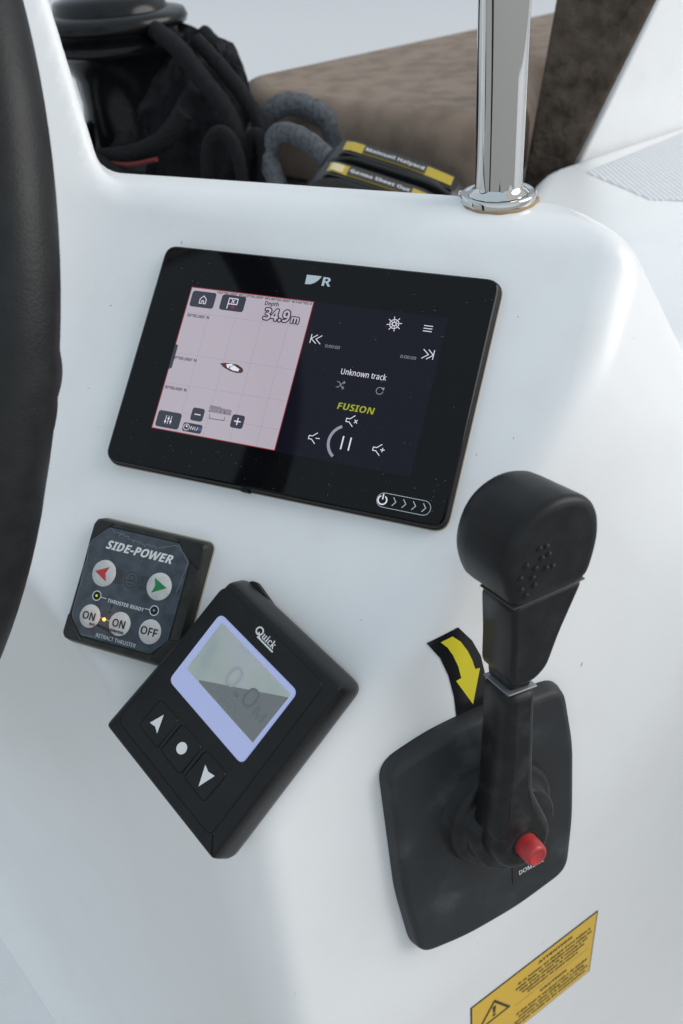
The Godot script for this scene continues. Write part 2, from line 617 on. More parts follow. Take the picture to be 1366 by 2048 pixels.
func console(p: Vector3) -> float:
	var up := UPP.dot(p)
	var a := smax(p.z - SKIN, nD.dot(p) - dD, 0.011)
	var e := smax(TN.dot(p) - dE, FN.dot(p) - dF, 0.005)
	e = smax(e, nN.dot(p) - dN, 0.004)
	e = smax(e, nL.dot(p) - dL, 0.006)
	var q := clampf((nM.dot(p) - dM) / 0.024 + 0.5, 0.0, 1.0)
	var g := nG.dot(p) - dG + 0.0045 * (1.0 - q * q * (3.0 - 2.0 * q))       # the shallow pocket at the left
	var side := clampf((p.x + 0.01) / 0.05, 0.0, 1.0)
	e = smax(a, smax(e, g, 0.007), 0.006 + 0.006 * side)
	a = e
	a = smax(a, up - LEDGE, 0.011)
	a = smax(a, nK.dot(p) - dK, 0.013)
	a = smax(a, nR.dot(p) - dR, 0.016)
	var w := smax(nW.dot(p) - dW, nS.dot(p) - dS, 0.010)
	w = smax(w, nB.dot(p) - dB, 0.05)
	w = maxf(w, dW - 0.035 - nW.dot(p))
	a = smin(a, w, 0.014)
	a = smin(a, maxf(nQ.dot(p) - dQ, maxf(p.x + 0.02, p.y + 0.25)), 0.03)
	var d := smax(up - LEDGE + 0.080, nH.dot(p) - dH, 0.012)
	d = smax(d, 0.053 - p.x, 0.020)
	d = smax(d, nD.dot(p) - dD + 0.012, 0.01)
	d = maxf(d, p.y * -0.7554 + p.z * 0.6553 + 0.100)
	d = maxf(d, LEDGE - 0.19 - up)
	return smin(a, d, 0.010)


func console_normal(p: Vector3) -> Vector3:
	var e := 0.0006
	var d := console(p)
	return Vector3(console(p + Vector3(e, 0, 0)) - d, console(p + Vector3(0, e, 0)) - d, console(p + Vector3(0, 0, e)) - d).normalized()


func settle(p: Vector3, lift: float) -> Vector3:   # moves a point onto the moulding, lift above it
	for i in 3:
		p += console_normal(p) * (lift - console(p))
	return p


func console_shape() -> ArrayMesh:
	var cell := 0.006
	var lo := Vector3(-0.56, -0.70, -0.70)
	var nx := 160
	var ny := 208
	var nz := 128
	var bk := 8
	var sx := nx + 1
	var sy := ny + 1
	var val := PackedFloat32Array()
	val.resize(sx * sy * (nz + 1))
	var known := PackedByteArray()
	known.resize(val.size())
	var ids := {}
	var vs := PackedVector3Array()
	var blocks := []
	for bz in nz / bk:
		for by in ny / bk:
			for bx in nx / bk:
				var c := lo + Vector3(bx * bk + bk * 0.5, by * bk + bk * 0.5, bz * bk + bk * 0.5) * cell
				if absf(console(c)) > bk * cell * 0.95:
					continue
				blocks.append(Vector3i(bx, by, bz) * bk)
				for k in bk + 1:
					for j in bk + 1:
						for i in bk + 1:
							var q := (bx * bk + i) + sx * ((by * bk + j) + sy * (bz * bk + k))
							if known[q] == 0:
								known[q] = 1
								val[q] = console(lo + Vector3(bx * bk + i, by * bk + j, bz * bk + k) * cell)
	var corner := [0, 1, sx, sx + 1, sx * sy, sx * sy + 1, sx * sy + sx, sx * sy + sx + 1]
	var edges := [[0, 1], [2, 3], [4, 5], [6, 7], [0, 2], [1, 3], [4, 6], [5, 7], [0, 4], [1, 5], [2, 6], [3, 7]]
	for b in blocks:
		for k in bk:
			for j in bk:
				for i in bk:
					var x: int = b.x + i
					var y: int = b.y + j
					var z: int = b.z + k
					var q := x + sx * (y + sy * z)
					var inside := 0
					for c in corner:
						if val[q + c] < 0.0:
							inside += 1
					if inside == 0 or inside == 8:
						continue
					var sum := Vector3.ZERO
					var cnt := 0
					for e in edges:
						var va := val[q + corner[e[0]]]
						var vb := val[q + corner[e[1]]]
						if (va < 0.0) == (vb < 0.0):
							continue
						var pa := Vector3(e[0] & 1, (e[0] >> 1) & 1, e[0] >> 2)
						var pb := Vector3(e[1] & 1, (e[1] >> 1) & 1, e[1] >> 2)
						sum += pa.lerp(pb, va / (va - vb))
						cnt += 1
					ids[q] = vs.size()
					vs.append(lo + (Vector3(x, y, z) + sum / cnt) * cell)
	var ix := PackedInt32Array()
	var step := [1, sx, sx * sy]
	for b in blocks:
		for k in bk:
			for j in bk:
				for i in bk:
					var x: int = b.x + i
					var y: int = b.y + j
					var z: int = b.z + k
					var q := x + sx * (y + sy * z)
					for ax in 3:
						var f := val[q]
						var g := val[q + step[ax]]
						if (f < 0.0) == (g < 0.0):
							continue
						var u: int = step[(ax + 1) % 3]
						var w: int = step[(ax + 2) % 3]
						var c := [q, q - u, q - u - w, q - w]
						if not (ids.has(c[0]) and ids.has(c[1]) and ids.has(c[2]) and ids.has(c[3])):
							continue
						var o := [ids[c[0]], ids[c[1]], ids[c[2]], ids[c[3]]]
						if f < 0.0:
							ix.append_array([o[0], o[2], o[1], o[0], o[3], o[2]])
						else:
							ix.append_array([o[0], o[1], o[2], o[0], o[2], o[3]])
	var ns := PackedVector3Array()
	ns.resize(vs.size())
	for i in vs.size():
		var n := console_normal(vs[i])
		vs[i] -= n * console(vs[i])
		ns[i] = console_normal(vs[i])
	# keep triangle winding in step with the normals
	for i in range(0, ix.size(), 3):
		var a := vs[ix[i]]
		if (vs[ix[i + 1]] - a).cross(vs[ix[i + 2]] - a).dot(ns[ix[i]]) > 0.0:
			var t := ix[i + 1]
			ix[i + 1] = ix[i + 2]
			ix[i + 2] = t
	var arr := []
	arr.resize(Mesh.ARRAY_MAX)
	arr[Mesh.ARRAY_VERTEX] = vs
	arr[Mesh.ARRAY_NORMAL] = ns
	arr[Mesh.ARRAY_INDEX] = ix
	var m := ArrayMesh.new()
	m.add_surface_from_arrays(Mesh.PRIMITIVE_TRIANGLES, arr)
	return m


# ------------------------------------------------------------------ chart plotter
func make_plotter() -> void:
	var t := thing("chart_plotter", "black glass chart plotter with lit map and music screen on the white panel", "chart plotter", on_panel(Vector3.ZERO))
	part("body", loft(box2(0.202, 0.135, 0.0078), [Vector2(0.0004, -0.0085), Vector2(0, -0.006), Vector2(0, -0.0026), Vector2(0.0003, -0.0021)]), M.bezel, t)
	part("gasket", loft(box2(0.2032, 0.1362, 0.0083), [Vector2(0, -0.0082), Vector2(0, -0.0046), Vector2(0.0006, -0.0042)]), M.rubber, t)
	part("sealant", loft(box2(0.2044, 0.1374, 0.0088), [Vector2(0, -0.0090), Vector2(0.0002, -0.0066), Vector2(0.0006, -0.0064)]), M.sealant, t)
	part("glass", loft(box2(0.2012, 0.1342, 0.0075), [Vector2(0, -0.0022), Vector2(0, -0.0012), Vector2(0.0003, -0.0005), Vector2(0.0012, 0)]), M.glass, t)
	# left half: the map
	var i := ink(0.12)
	i.rect(-75.8, -44.0, 1.5, 42.5)
	var page := part("chart_page", i.s, M.lcd_chart, t, "lit map page with red border")
	i = ink(0.2)
	for x in [-60.0, -43.1, -26.5, -10.2]:
		i.line([Vector2(x, 42.0), Vector2(x + 0.4, -43.5)], 0.16)
	for y in [27.1, 2.0, -16.3, -32.6]:
		i.line([Vector2(-75.4, y - 0.2), Vector2(1.2, y + 0.4)], 0.16)
	part("grid_lines", i.s, M.lcd_line, page)
	i = ink(0.24)
	i.line([Vector2(-75.7, -43.9), Vector2(1.4, -43.9), Vector2(1.4, 42.4), Vector2(-75.7, 42.4)], 0.5, true)
	part("page_border", i.s, M.lcd_red, page)
	i = ink(0.3)
	i.rrect(-74.2, 30.7, -58.6, 40.5, 1.6)
	part("home_button", i.s, M.lcd_button, page)
	i = ink(0.3)
	i.rrect(-54.8, 31.0, -39.4, 40.4, 1.6)
	part("waypoint_button", i.s, M.lcd_button, page)
	i = ink(0.3)
	i.rrect(-74.2, -42.6, -59.0, -33.0, 1.6)
	part("settings_button", i.s, M.lcd_button, page)
	i = ink(0.3)
	i.rrect(-53.5, -35.7, -45.7, -28.1, 1.5)
	part("zoom_out_button", i.s, M.lcd_button, page)
	i = ink(0.3)
	i.rrect(-28.4, -35.7, -20.6, -28.0, 1.5)
	part("zoom_in_button", i.s, M.lcd_button, page)
	i = ink(0.3)
	i.rrect(-56.6, -42.6, -44.4, -37.4, 1.4)
	part("heading_badge", i.s, M.lcd_button, page)
	i = ink(0.3)
	i.poly(mm2([Vector2(-75900, 7200), Vector2(-73900, 6200), Vector2(-73900, -7400), Vector2(-75900, -8800)]))
	part("menu_tab", i.s, M.lcd_button, page)
	i = ink(0.36)                                              # white signs on those buttons
	i.line([Vector2(-68.2, 33.2), Vector2(-68.2, 35.9), Vector2(-66.2, 37.9), Vector2(-64.2, 35.9), Vector2(-64.2, 33.2), Vector2(-65.6, 33.2), Vector2(-65.6, 34.9), Vector2(-66.8, 34.9), Vector2(-66.8, 33.2)], 0.42, true)
	part("home_icon", i.s, M.lcd_white, page)
	i = ink(0.36)
	i.line([Vector2(-49.9, 32.3), Vector2(-49.8, 38.5), Vector2(-44.3, 38.5), Vector2(-44.3, 35.1), Vector2(-49.8, 35.1)], 0.5)
	i.line([Vector2(-48.0, 37.8), Vector2(-46.1, 35.8)], 0.4)
	i.line([Vector2(-46.1, 37.8), Vector2(-48.0, 35.8)], 0.4)
	part("waypoint_icon", i.s, M.lcd_white, page)
	i = ink(0.36)
	i.line([Vector2(-51.3, -31.9), Vector2(-47.9, -31.9)], 0.55)
	part("minus_icon", i.s, M.lcd_white, page)
	i = ink(0.36)
	i.line([Vector2(-26.3, -31.8), Vector2(-22.7, -31.8)], 0.6)
	i.line([Vector2(-24.5, -30.0), Vector2(-24.5, -33.6)], 0.6)
	part("plus_icon", i.s, M.lcd_white, page)
	i = ink(0.36)
	for k in 3:
		var x := -68.4 + k * 1.7
		i.line([Vector2(x, -35.5), Vector2(x, -40.1)], 0.35)
		i.disc(Vector2(x, -39.0 + [0.0, 1.9, 0.4][k]), 0.62)
	part("slider_icon", i.s, M.lcd_white, page)
	i = ink(0.36)
	i.ring(Vector2(-54.2, -40.0), 1.75, 0.3)
	i.poly(PackedVector2Array([Vector2(-54.9, -40.0), Vector2(-54.2, -38.6), Vector2(-53.5, -40.0)]))
	i.text("NU", -51.6, -41.0, 1.9, 4.4, "sans")
	part("compass_icon", i.s, M.lcd_white, page)
	i = ink(0.36)
	i.text("TV", -47.0, -41.0, 1.9, 2.4, "bold")
	part("badge_lettering", i.s, M.lcd_blue, page)
	i = ink(0.38)
	i.poly(PackedVector2Array([Vector2(-47.0, 33.9), Vector2(-45.2, 34.2), Vector2(-45.4, 33.0), Vector2(-46.4, 32.3), Vector2(-47.4, 33.0)]))
	part("red_mark", i.s, M.lcd_red, page)
	i = ink(0.36)                                              # dark edges round the figures
	i.text("34.9", -26.0, 28.6, 6.8, 15.6, "bold", 0.0, 0.7)
	i.text("m", -9.0, 28.6, 4.6, 4.6, "bold", 0.0, 0.6)
	i.text("500nm", -43.2, -28.8, 3.2, 13.2, "sans", 0.0, 0.34)
	i.line([Vector2(-42.0, -30.6), Vector2(-41.9, -32.9), Vector2(-32.7, -32.7), Vector2(-32.7, -30.6)], 0.3)
	part("figure_outline", i.s, M.lcd_dark, page)
	i = ink(0.36)
	i.text("Depth", -27.2, 37.2, 2.2, 8.4, "sans", 0.0, 0.08)
	for r in [["30°00.000' N", -73.6, 24.4], ["0°00.000' N", -73.8, -1.9], ["30°00.000' N", -74.9, -20.0]]:
		i.text(r[0], r[1], r[2], 1.7, 14.2, "sans", 0.0, 0.06)
	i.text("100°00.000' W120°00.000' W140°00.000' W160°00.0", -58.8, 40.4, 1.4, 59.5, "sans", 0.0, 0.05)
	part("small_lettering", i.s, M.lcd_dark, page)
	i = ink(0.42)
	i.text("34.9", -26.0, 28.6, 6.8, 15.6, "bold")
	i.text("m", -9.0, 28.6, 4.6, 4.6, "bold")
	i.text("500nm", -43.2, -28.8, 3.2, 13.2)
	part("figures", i.s, M.lcd_fill, page)
	i = ink(0.3)
	i.poly(PackedVector2Array([Vector2(-44.6, -0.6), Vector2(-41.5, -2.6), Vector2(-37.0, -4.1), Vector2(-32.6, -4.6), Vector2(-29.8, -4.0), Vector2(-29.3, -2.6), Vector2(-30.2, -1.3), Vector2(-33.6, 0.2), Vector2(-38.0, 0.4), Vector2(-42.0, 0.2)]))
	part("boat_symbol_hull", i.s, M.lcd_dark, page)
	i = ink(0.36)
	i.poly(PackedVector2Array([Vector2(-43.4, -0.7), Vector2(-41.2, -2.2), Vector2(-37.0, -3.6), Vector2(-32.6, -4.1), Vector2(-30.2, -3.6), Vector2(-29.9, -2.7), Vector2(-30.6, -1.7), Vector2(-34.0, -0.4), Vector2(-38.0, -0.2), Vector2(-41.8, -0.2)]))
	part("boat_symbol_deck", i.s, M.lcd_brown, page)
	i = ink(0.4)
	i.poly(PackedVector2Array([Vector2(-40.6, -0.5), Vector2(-39.4, -2.4), Vector2(-35.5, -3.5), Vector2(-32.2, -3.6), Vector2(-31.8, -2.2), Vector2(-34.5, -1.0), Vector2(-37.5, 0.3)]))
	part("boat_symbol_cabin", i.s, M.lcd_white, page)
	i = ink(0.44)
	i.line([Vector2(-38.4, -2.6), Vector2(-37.6, -1.6), Vector2(-36.2, -0.6), Vector2(-35.0, 0.3)], 0.35)
	i.line([Vector2(-38.4, -1.2), Vector2(-37.4, -3.0)], 0.3)
	part("boat_symbol_lines", i.s, M.lcd_dark, page)
	# right half: the music page
	i = ink(0.12)
	i.rect(1.7, -44.6, 78.2, 42.5)
	var media := part("music_page", i.s, M.lcd_media, t, "dark music page of the screen")
	i = ink(0.2)
	var c := Vector2(49.9, 35.6)
	i.ring(c, 2.5, 0.42)
	i.ring(c, 1.0, 0.4)
	for k in 8:
		var d := Vector2.from_angle(k * TAU / 8 + 0.2)
		i.line([c + d * 1.0, c + d * 1.9], 0.4)
		i.line([c + d * 3.1, c + d * 4.0], 0.42)
	part("helm_icon", i.s, M.lcd_white, media)
	i = ink(0.2)
	for k in 3:
		i.line([Vector2(66.3, 36.9 - k * 1.5), Vector2(70.8, 36.9 - k * 1.5)], 0.42)
	part("menu_icon", i.s, M.lcd_white, media)
	i = ink(0.2)
	i.line([Vector2(5.3, 23.7), Vector2(5.3, 18.9)], 0.42)
	i.line([Vector2(8.7, 23.8), Vector2(5.5, 21.3), Vector2(8.7, 18.9)], 0.42)
	i.line([Vector2(11.3, 23.7), Vector2(8.3, 21.3), Vector2(11.3, 18.9)], 0.42)
	part("previous_icon", i.s, M.lcd_white, media)
	i = ink(0.2)
	i.line([Vector2(69.1, 23.8), Vector2(72.2, 21.3), Vector2(69.0, 18.9)], 0.42)
	i.line([Vector2(71.9, 23.9), Vector2(74.8, 21.3), Vector2(71.6, 18.8)], 0.42)
	i.line([Vector2(74.9, 24.0), Vector2(74.9, 19.0)], 0.42)
	part("next_icon", i.s, M.lcd_white, media)
	i = ink(0.2)
	i.text("Unknown track", 27.3, 3.9, 3.2, 25.6)
	part("track_lettering", i.s, M.lcd_white, media)
	for k in [[38.6, -20.6], [20.4, -33.3], [56.8, -33.4]]:     # three loudspeaker signs
		var o := Vector2(k[0], k[1])
		i = ink(0.2)
		i.line([o + Vector2(2.6, 3.0), o + Vector2(0.2, 0.9), o + Vector2(-1.7, 0.9), o + Vector2(-1.7, -0.9), o + Vector2(0.1, -0.9), o + Vector2(2.4, -3.0)], 0.42)
		if k[0] > 30 and k[0] < 50:
			i.line([Vector2(41.6, -19.9), Vector2(43.0, -21.5)], 0.42)
			i.line([Vector2(43.0, -19.9), Vector2(41.6, -21.5)], 0.42)
		elif k[0] < 30:
			i.line([Vector2(22.8, -33.3), Vector2(24.8, -33.2)], 0.42)
		else:
			i.line([Vector2(59.2, -33.3), Vector2(61.3, -33.2)], 0.42)
			i.line([Vector2(60.3, -32.3), Vector2(60.2, -34.3)], 0.42)
		part("loudspeaker_icon", i.s, M.lcd_white, media)
	i = ink(0.2)
	i.line([Vector2(37.8, -29.8), Vector2(37.8, -36.5)], 0.75)
	i.line([Vector2(42.1, -29.9), Vector2(42.1, -36.5)], 0.75)
	part("pause_icon", i.s, M.lcd_white, media)
	i = ink(0.2)
	i.text("0:00:00", 14.6, 17.5, 1.7, 8.5)
	i.text("0:00:00", 57.5, 17.5, 1.7, 8.6)
	part("time_lettering", i.s, M.lcd_grey, media)
	i = ink(0.2)
	i.line([Vector2(26.6, -0.6), Vector2(27.8, -0.6), Vector2(30.0, -3.6), Vector2(31.0, -3.6)], 0.32)
	i.line([Vector2(26.6, -3.6), Vector2(27.8, -3.6), Vector2(30.0, -0.6), Vector2(31.0, -0.6)], 0.32)
	i.line([Vector2(30.2, 0.2), Vector2(31.1, -0.6), Vector2(30.2, -1.4)], 0.3)
	i.line([Vector2(30.2, -2.8), Vector2(31.1, -3.6), Vector2(30.2, -4.4)], 0.3)
	part("shuffle_icon", i.s, M.lcd_grey, media)
	i = ink(0.2)
	i.arc(Vector2(51.0, -2.1), 1.9, 0.34, 0.6, TAU - 0.1)
	i.poly(PackedVector2Array([Vector2(53.2, 0.2), Vector2(53.1, -1.7), Vector2(51.6, -0.6)]))
	part("repeat_icon", i.s, M.lcd_grey, media)
	i = ink(0.2)
	i.arc(Vector2(39.8, -33.2), 9.6, 1.6, 2.02, 4.14)
	part("volume_arc", i.s, M.lcd_grey, media)
	i = ink(0.2)
	i.text("FUSION", 30.2, -15.4, 3.6, 20.3, "bold", 0.12)
	part("music_logo_lettering", i.s, M.lcd_lime, media)
	# prints on the glass
	i = ink(0.1)
	i.poly(PackedVector2Array([Vector2(-6.9, 57.9), Vector2(2.1, 57.9), Vector2(0.9, 55.6), Vector2(-1.2, 53.6), Vector2(-3.6, 52.5), Vector2(-6.7, 52.3)]))
	i.text("R", 3.2, 52.4, 5.2, 5.3, "bold", 0.0)
	part("brand_mark", i.s, M.print_light, t)
	i = ink(0.1)
	for k in 2:
		i.arc(Vector2([67.4, 88.4][k], -58.9), 3.75, 0.28, PI / 2 if k == 0 else -PI / 2, PI * 1.5 if k == 0 else PI / 2)
	i.line([Vector2(67.4, -55.15), Vector2(88.4, -55.15)], 0.28)
	i.line([Vector2(67.4, -62.65), Vector2(88.4, -62.65)], 0.28)
	for x in [72.6, 77.9, 83.1, 88.4]:
		i.line([Vector2(x - 0.4, -56.7), Vector2(x + 1.2, -58.8), Vector2(x - 0.4, -60.9)], 0.42)
	part("slide_marks", i.s, M.print_light, t)
	i = ink(0.1)
	i.arc(Vector2(66.6, -59.0), 2.3, 0.7, PI / 2 + 0.5, PI / 2 + TAU - 0.5)
	i.line([Vector2(66.6, -55.9), Vector2(66.6, -58.4)], 0.65)
	part("power_sign", i.s, M.lcd_white, t)
	# dust on the glass
	i = ink(0.5)
	for k in 330:
		var q := Vector2(rng.randf_range(-99, 99), rng.randf_range(-65, 65))
		if rng.randf() < 0.35:
			q.y = rng.randf_range(-65, -40)
		var r := 0.06 + 0.16 * pow(rng.randf(), 4.0)
		i.rect(q.x - r, q.y - r * 0.7, q.x + r * 0.8, q.y + r * 0.7)
	for k in 9:
		var q := Vector2(rng.randf_range(-90, 90), rng.randf_range(-60, 60))
		i.line([q, q + Vector2.from_angle(rng.randf() * TAU) * rng.randf_range(0.5, 1.4)], 0.12)
	part("dust_specks", i.s, M.dust, t).set_meta("kind", "stuff")
	# small latch under the lower edge
	part("latch", loft(rounded(mm2([Vector2(-14, -69.0), Vector2(-8, -69.0), Vector2(-9.5, -66.8), Vector2(-12.5, -66.8)]), 0.0008), [Vector2(0, -0.006), Vector2(0, -0.0032), Vector2(0.0004, -0.0028)]), M.bezel, t)


# ------------------------------------------------------------------ bow thruster panel
func make_thruster() -> void:
	var t := thing("thruster_panel", "small square thruster control with red and green arrow buttons", "control panel", on_panel(Vector3(-0.0575, -0.136, SKIN)))
	var plan := rounded(mm2([Vector2(35.6, -34.3), Vector2(35.6, 35.8), Vector2(-37.2, 35.8), Vector2(-37.2, -34.6)]), 0.0042)
	part("sealant", loft(plan, [Vector2(-0.0014, -0.002), Vector2(-0.0012, 0.0003), Vector2(-0.0004, 0.0006)]), M.sealant, t)
	part("housing", loft(plan, [Vector2(-0.0006, 0), Vector2(-0.0004, 0.003), Vector2(0.0006, 0.0068), Vector2(0.0016, 0.0078)]), M.housing, t)
	for q in [[Vector2(-36.2, 21.0), Vector2(-23.2, 34.6), Vector2(-33.5, 34.6), Vector2(-36.2, 32.0)], [Vector2(34.6, 19.6), Vector2(34.6, 32.0), Vector2(32.0, 34.6), Vector2(16.6, 34.6), Vector2(22.6, 27.0)],
			[Vector2(-36.2, -20.0), Vector2(-36.2, -31.5), Vector2(-34.0, -33.4), Vector2(-22.6, -33.4)], [Vector2(34.6, -18.8), Vector2(27.4, -19.6), Vector2(19.2, -33.0), Vector2(32.0, -33.0), Vector2(34.6, -30.6)]]:
		part("corner_cover", loft(rounded(mm2(q), 0.0015, 3), [Vector2(0, 0.0070), Vector2(0, 0.0082), Vector2(0.0005, 0.0086)]), M.corner, t)
	var oct := [Vector2(19.6, -29.4), Vector2(27.8, -20.4), Vector2(27.8, 23.4), Vector2(18.8, 31.4), Vector2(-26.2, 31.4), Vector2(-35.4, 22.0), Vector2(-33.8, -21.4), Vector2(-24.8, -30.2)]
	var big := []
	for q in oct:
		big.append(q * 1.025)
	part("recess", loft(rounded(mm2(big), 0.0012, 2), [Vector2(0, 0.0072), Vector2(0, 0.0080)]), M.groove, t)
	var face := part("face_label", loft(rounded(mm2(oct), 0.0012, 2), [Vector2(0, 0.0074), Vector2(0, 0.0083), Vector2(0.0002, 0.0084)]), M.slate, t)
	var i := ink(8.48)
	i.text("SIDE-POWER", -24.6, 19.6, 4.6, 42.0, "bold", 0.28, 0.12)
	i.text("SIDE-POWER", -24.6, 19.6, 4.6, 42.0, "bold", 0.28)
	part("title_lettering", i.s, M.print_white, face)
	i = ink(8.46)
	i.text("THRUSTER READY", -14.2, -8.9, 2.0, 23.2, "bold")
	i.text("RETRACT THRUSTER", -15.2, -28.6, 2.1, 25.4, "sans")
	i.line([Vector2(-18.9, -7.2), Vector2(-15.4, -7.3)], 0.4)
	i.line([Vector2(9.6, -7.0), Vector2(12.8, -7.0)], 0.4)
	i.line([Vector2(-15.6, -18.0), Vector2(-9.6, -18.4)], 0.3)
	part("face_lettering", i.s, M.print_light, face)
	i = ink(8.46)
	for k in 5:
		i.arc(Vector2(-2.8, 6.0), 5.6 + k * 1.3, 0.62, -0.62 + k * 0.06, 0.62 - k * 0.06)
		i.arc(Vector2(-3.8, 6.0), 5.6 + k * 1.3, 0.62, PI - 0.62 + k * 0.06, PI + 0.62 - k * 0.06)
	i.ring(Vector2(-3.3, 6.0), 4.4, 0.45)
	i.ring(Vector2(-3.3, 7.2), 1.5, 0.4)
	i.line([Vector2(-6.6, 5.4), Vector2(0.0, 5.4)], 0.4)
	i.line([Vector2(-5.0, 3.6), Vector2(-1.6, 3.6)], 0.5)
	part("propeller_sign", i.s, M.print_dark, face)
	i = ink(8.43)
	i.poly(PackedVector2Array([Vector2(-11.7, -7.4), Vector2(-9.9, -7.0), Vector2(-10.4, -12.2), Vector2(-11.0, -12.2)]))
	i.disc(Vector2(-10.8, -14.0), 0.75)
	i.poly(PackedVector2Array([Vector2(-18.5, -21.4), Vector2(-8.5, -22.4), Vector2(-7.5, -24.6), Vector2(-16.0, -23.0)]))
	part("warning_sign", i.s, M.print_black, face)
	i = ink(8.46)
	i.text("RETRACT", -23.2, -26.4, 1.3, 7.0, "sans")
	part("worn_red_lettering", i.s, M.print_dull_red, face)
	i = ink(8.46)
	i.line([Vector2(10.8, -27.8), Vector2(19.0, -27.2)], 0.5)
	part("worn_green_line", i.s, M.print_dull_green, face)
	# peeling edge of the label
	i = ink(8.46)
	for side in [[Vector2(-35.0, 20.5), Vector2(-33.4, -20.0), 0.5], [Vector2(-24.5, 30.6), Vector2(-8.0, 27.0), 1.3], [Vector2(-8.0, 26.6), Vector2(6.0, 26.2), 1.3], [Vector2(8.0, 26.4), Vector2(18.6, 30.4), 0.7], [Vector2(19.0, 30.6), Vector2(27.2, 23.0), 0.4], [Vector2(27.2, 22.4), Vector2(25.4, 6.0), 0.5], [Vector2(-24.4, -29.4), Vector2(-15.0, -29.0), 0.3]]:
		var pts := []
		for k in 15:
			var q: Vector2 = side[0].lerp(side[1], k / 14.0)
			pts.append(q + Vector2(rng.randfn(), rng.randfn()) * side[2] * 0.6)
		i.line(pts, 0.2)
	for k in 14:
		var q := Vector2(rng.randf_range(-32, 25), rng.randf_range(-27, 28))
		i.line([q, q + Vector2.from_angle(rng.randf() * TAU) * rng.randf_range(0.4, 1.6)], 0.12)
	part("peeled_edges", i.s, M.worn, face).set_meta("kind", "stuff")
	# five round buttons
	var list := [[Vector2(-21.1, 5.9), 6.9, "", "white button with red left arrow"], [Vector2(14.2, 6.3), 7.0, "", "white button with green right arrow"], [Vector2(-22.2, -18.7), 5.9, "ON", "left ON button"], [Vector2(-2.9, -18.5), 6.0, "ON", "middle ON button"], [Vector2(16.2, -18.2), 6.1, "OFF", "OFF button"]]
	for k in list.size():
		var o: Vector2 = list[k][0]
		var r: float = list[k][1] * 0.001
		var s := lathe([Vector2(r + 0.0007, 0.0080), Vector2(r + 0.0005, 0.0086), Vector2(r, 0.0087), Vector2(r - 0.0004, 0.0090), Vector2(r * 0.6, 0.0094), Vector2(0, 0.0095)], 40)
		var b := part("button", s.moved(Transform3D(Basis(), Vector3(o.x, o.y, 0) * 0.001)), M.button_white, t, list[k][3])
		var j := ink(9.58)
		if k == 0:
			j.poly(PackedVector2Array([o + Vector2(-5.2, 0.0), o + Vector2(3.0, 4.0), o + Vector2(1.6, 0.1), o + Vector2(3.2, -4.2)]))
			part("arrow", j.s, M.print_red, b)
		elif k == 1:
			j.poly(PackedVector2Array([o + Vector2(5.2, 0.2), o + Vector2(-3.2, 4.0), o + Vector2(-1.8, 0.0), o + Vector2(-3.0, -4.2)]))
			part("arrow", j.s, M.print_green, b)
		else:
			j.text(list[k][2], o.x, o.y - 1.9, 4.0, 7.6 if k < 4 else 10.0, "sans", 0.0, 0.14, true)
			part("lettering", j.s, M.print_black, b)
	i = ink(9.62)
	i.text("INSTRUCTIONS", -7.2, -23.4, 1.2, 8.6, "sans", 0.0, 0.08)
	i.text("READ", -20.4, -23.2, 1.2, 3.6, "sans", 0.0, 0.08)
	part("small_lettering", i.s, M.print_black, face)
	for o in [Vector2(-21.6, -7.0), Vector2(15.2, -6.8)]:
		i = ink(8.46)
		i.ring(o, 2.6, 0.5)
		var led := part("indicator_ring", i.s, M.print_light, t)
		part("indicator_well", lathe([Vector2(0.0022, 0.0084), Vector2(0.0012, 0.0086), Vector2(0.0, 0.0087)], 20).moved(Transform3D(Basis(), Vector3(o.x, o.y, 0) * 0.001)), M.groove, led)
		part("indicator_lens", lathe([Vector2(0.0007, 0.0087), Vector2(0.0005, 0.0091), Vector2(0, 0.0092)], 12).moved(Transform3D(Basis(), Vector3(o.x, o.y, 0) * 0.001)), glow(Color(0.75, 0.8, 0.25), 1.0) if o.x < 0 else M.worn, led)
	var warm := glow(Color(1.0, 0.62, 0.22), 4.0)
	part("warning_lamp", lathe([Vector2(0.0010, 0.0084), Vector2(0.0008, 0.0090), Vector2(0, 0.0093)], 14).moved(Transform3D(Basis(), Vector3(-0.0130, -0.0184, 0))), warm, t, "small amber warning lamp, lit")
	var l := OmniLight3D.new()
	l.light_color = Color(1.0, 0.6, 0.2)
	l.light_energy = 0.00002
	l.light_size = 0.001
	l.omni_range = 0.5
	l.omni_attenuation = 2.0
	l.shadow_enabled = true
	l.position = Vector3(-0.0130, -0.0184, 0.0115)
	t.add_child(l)


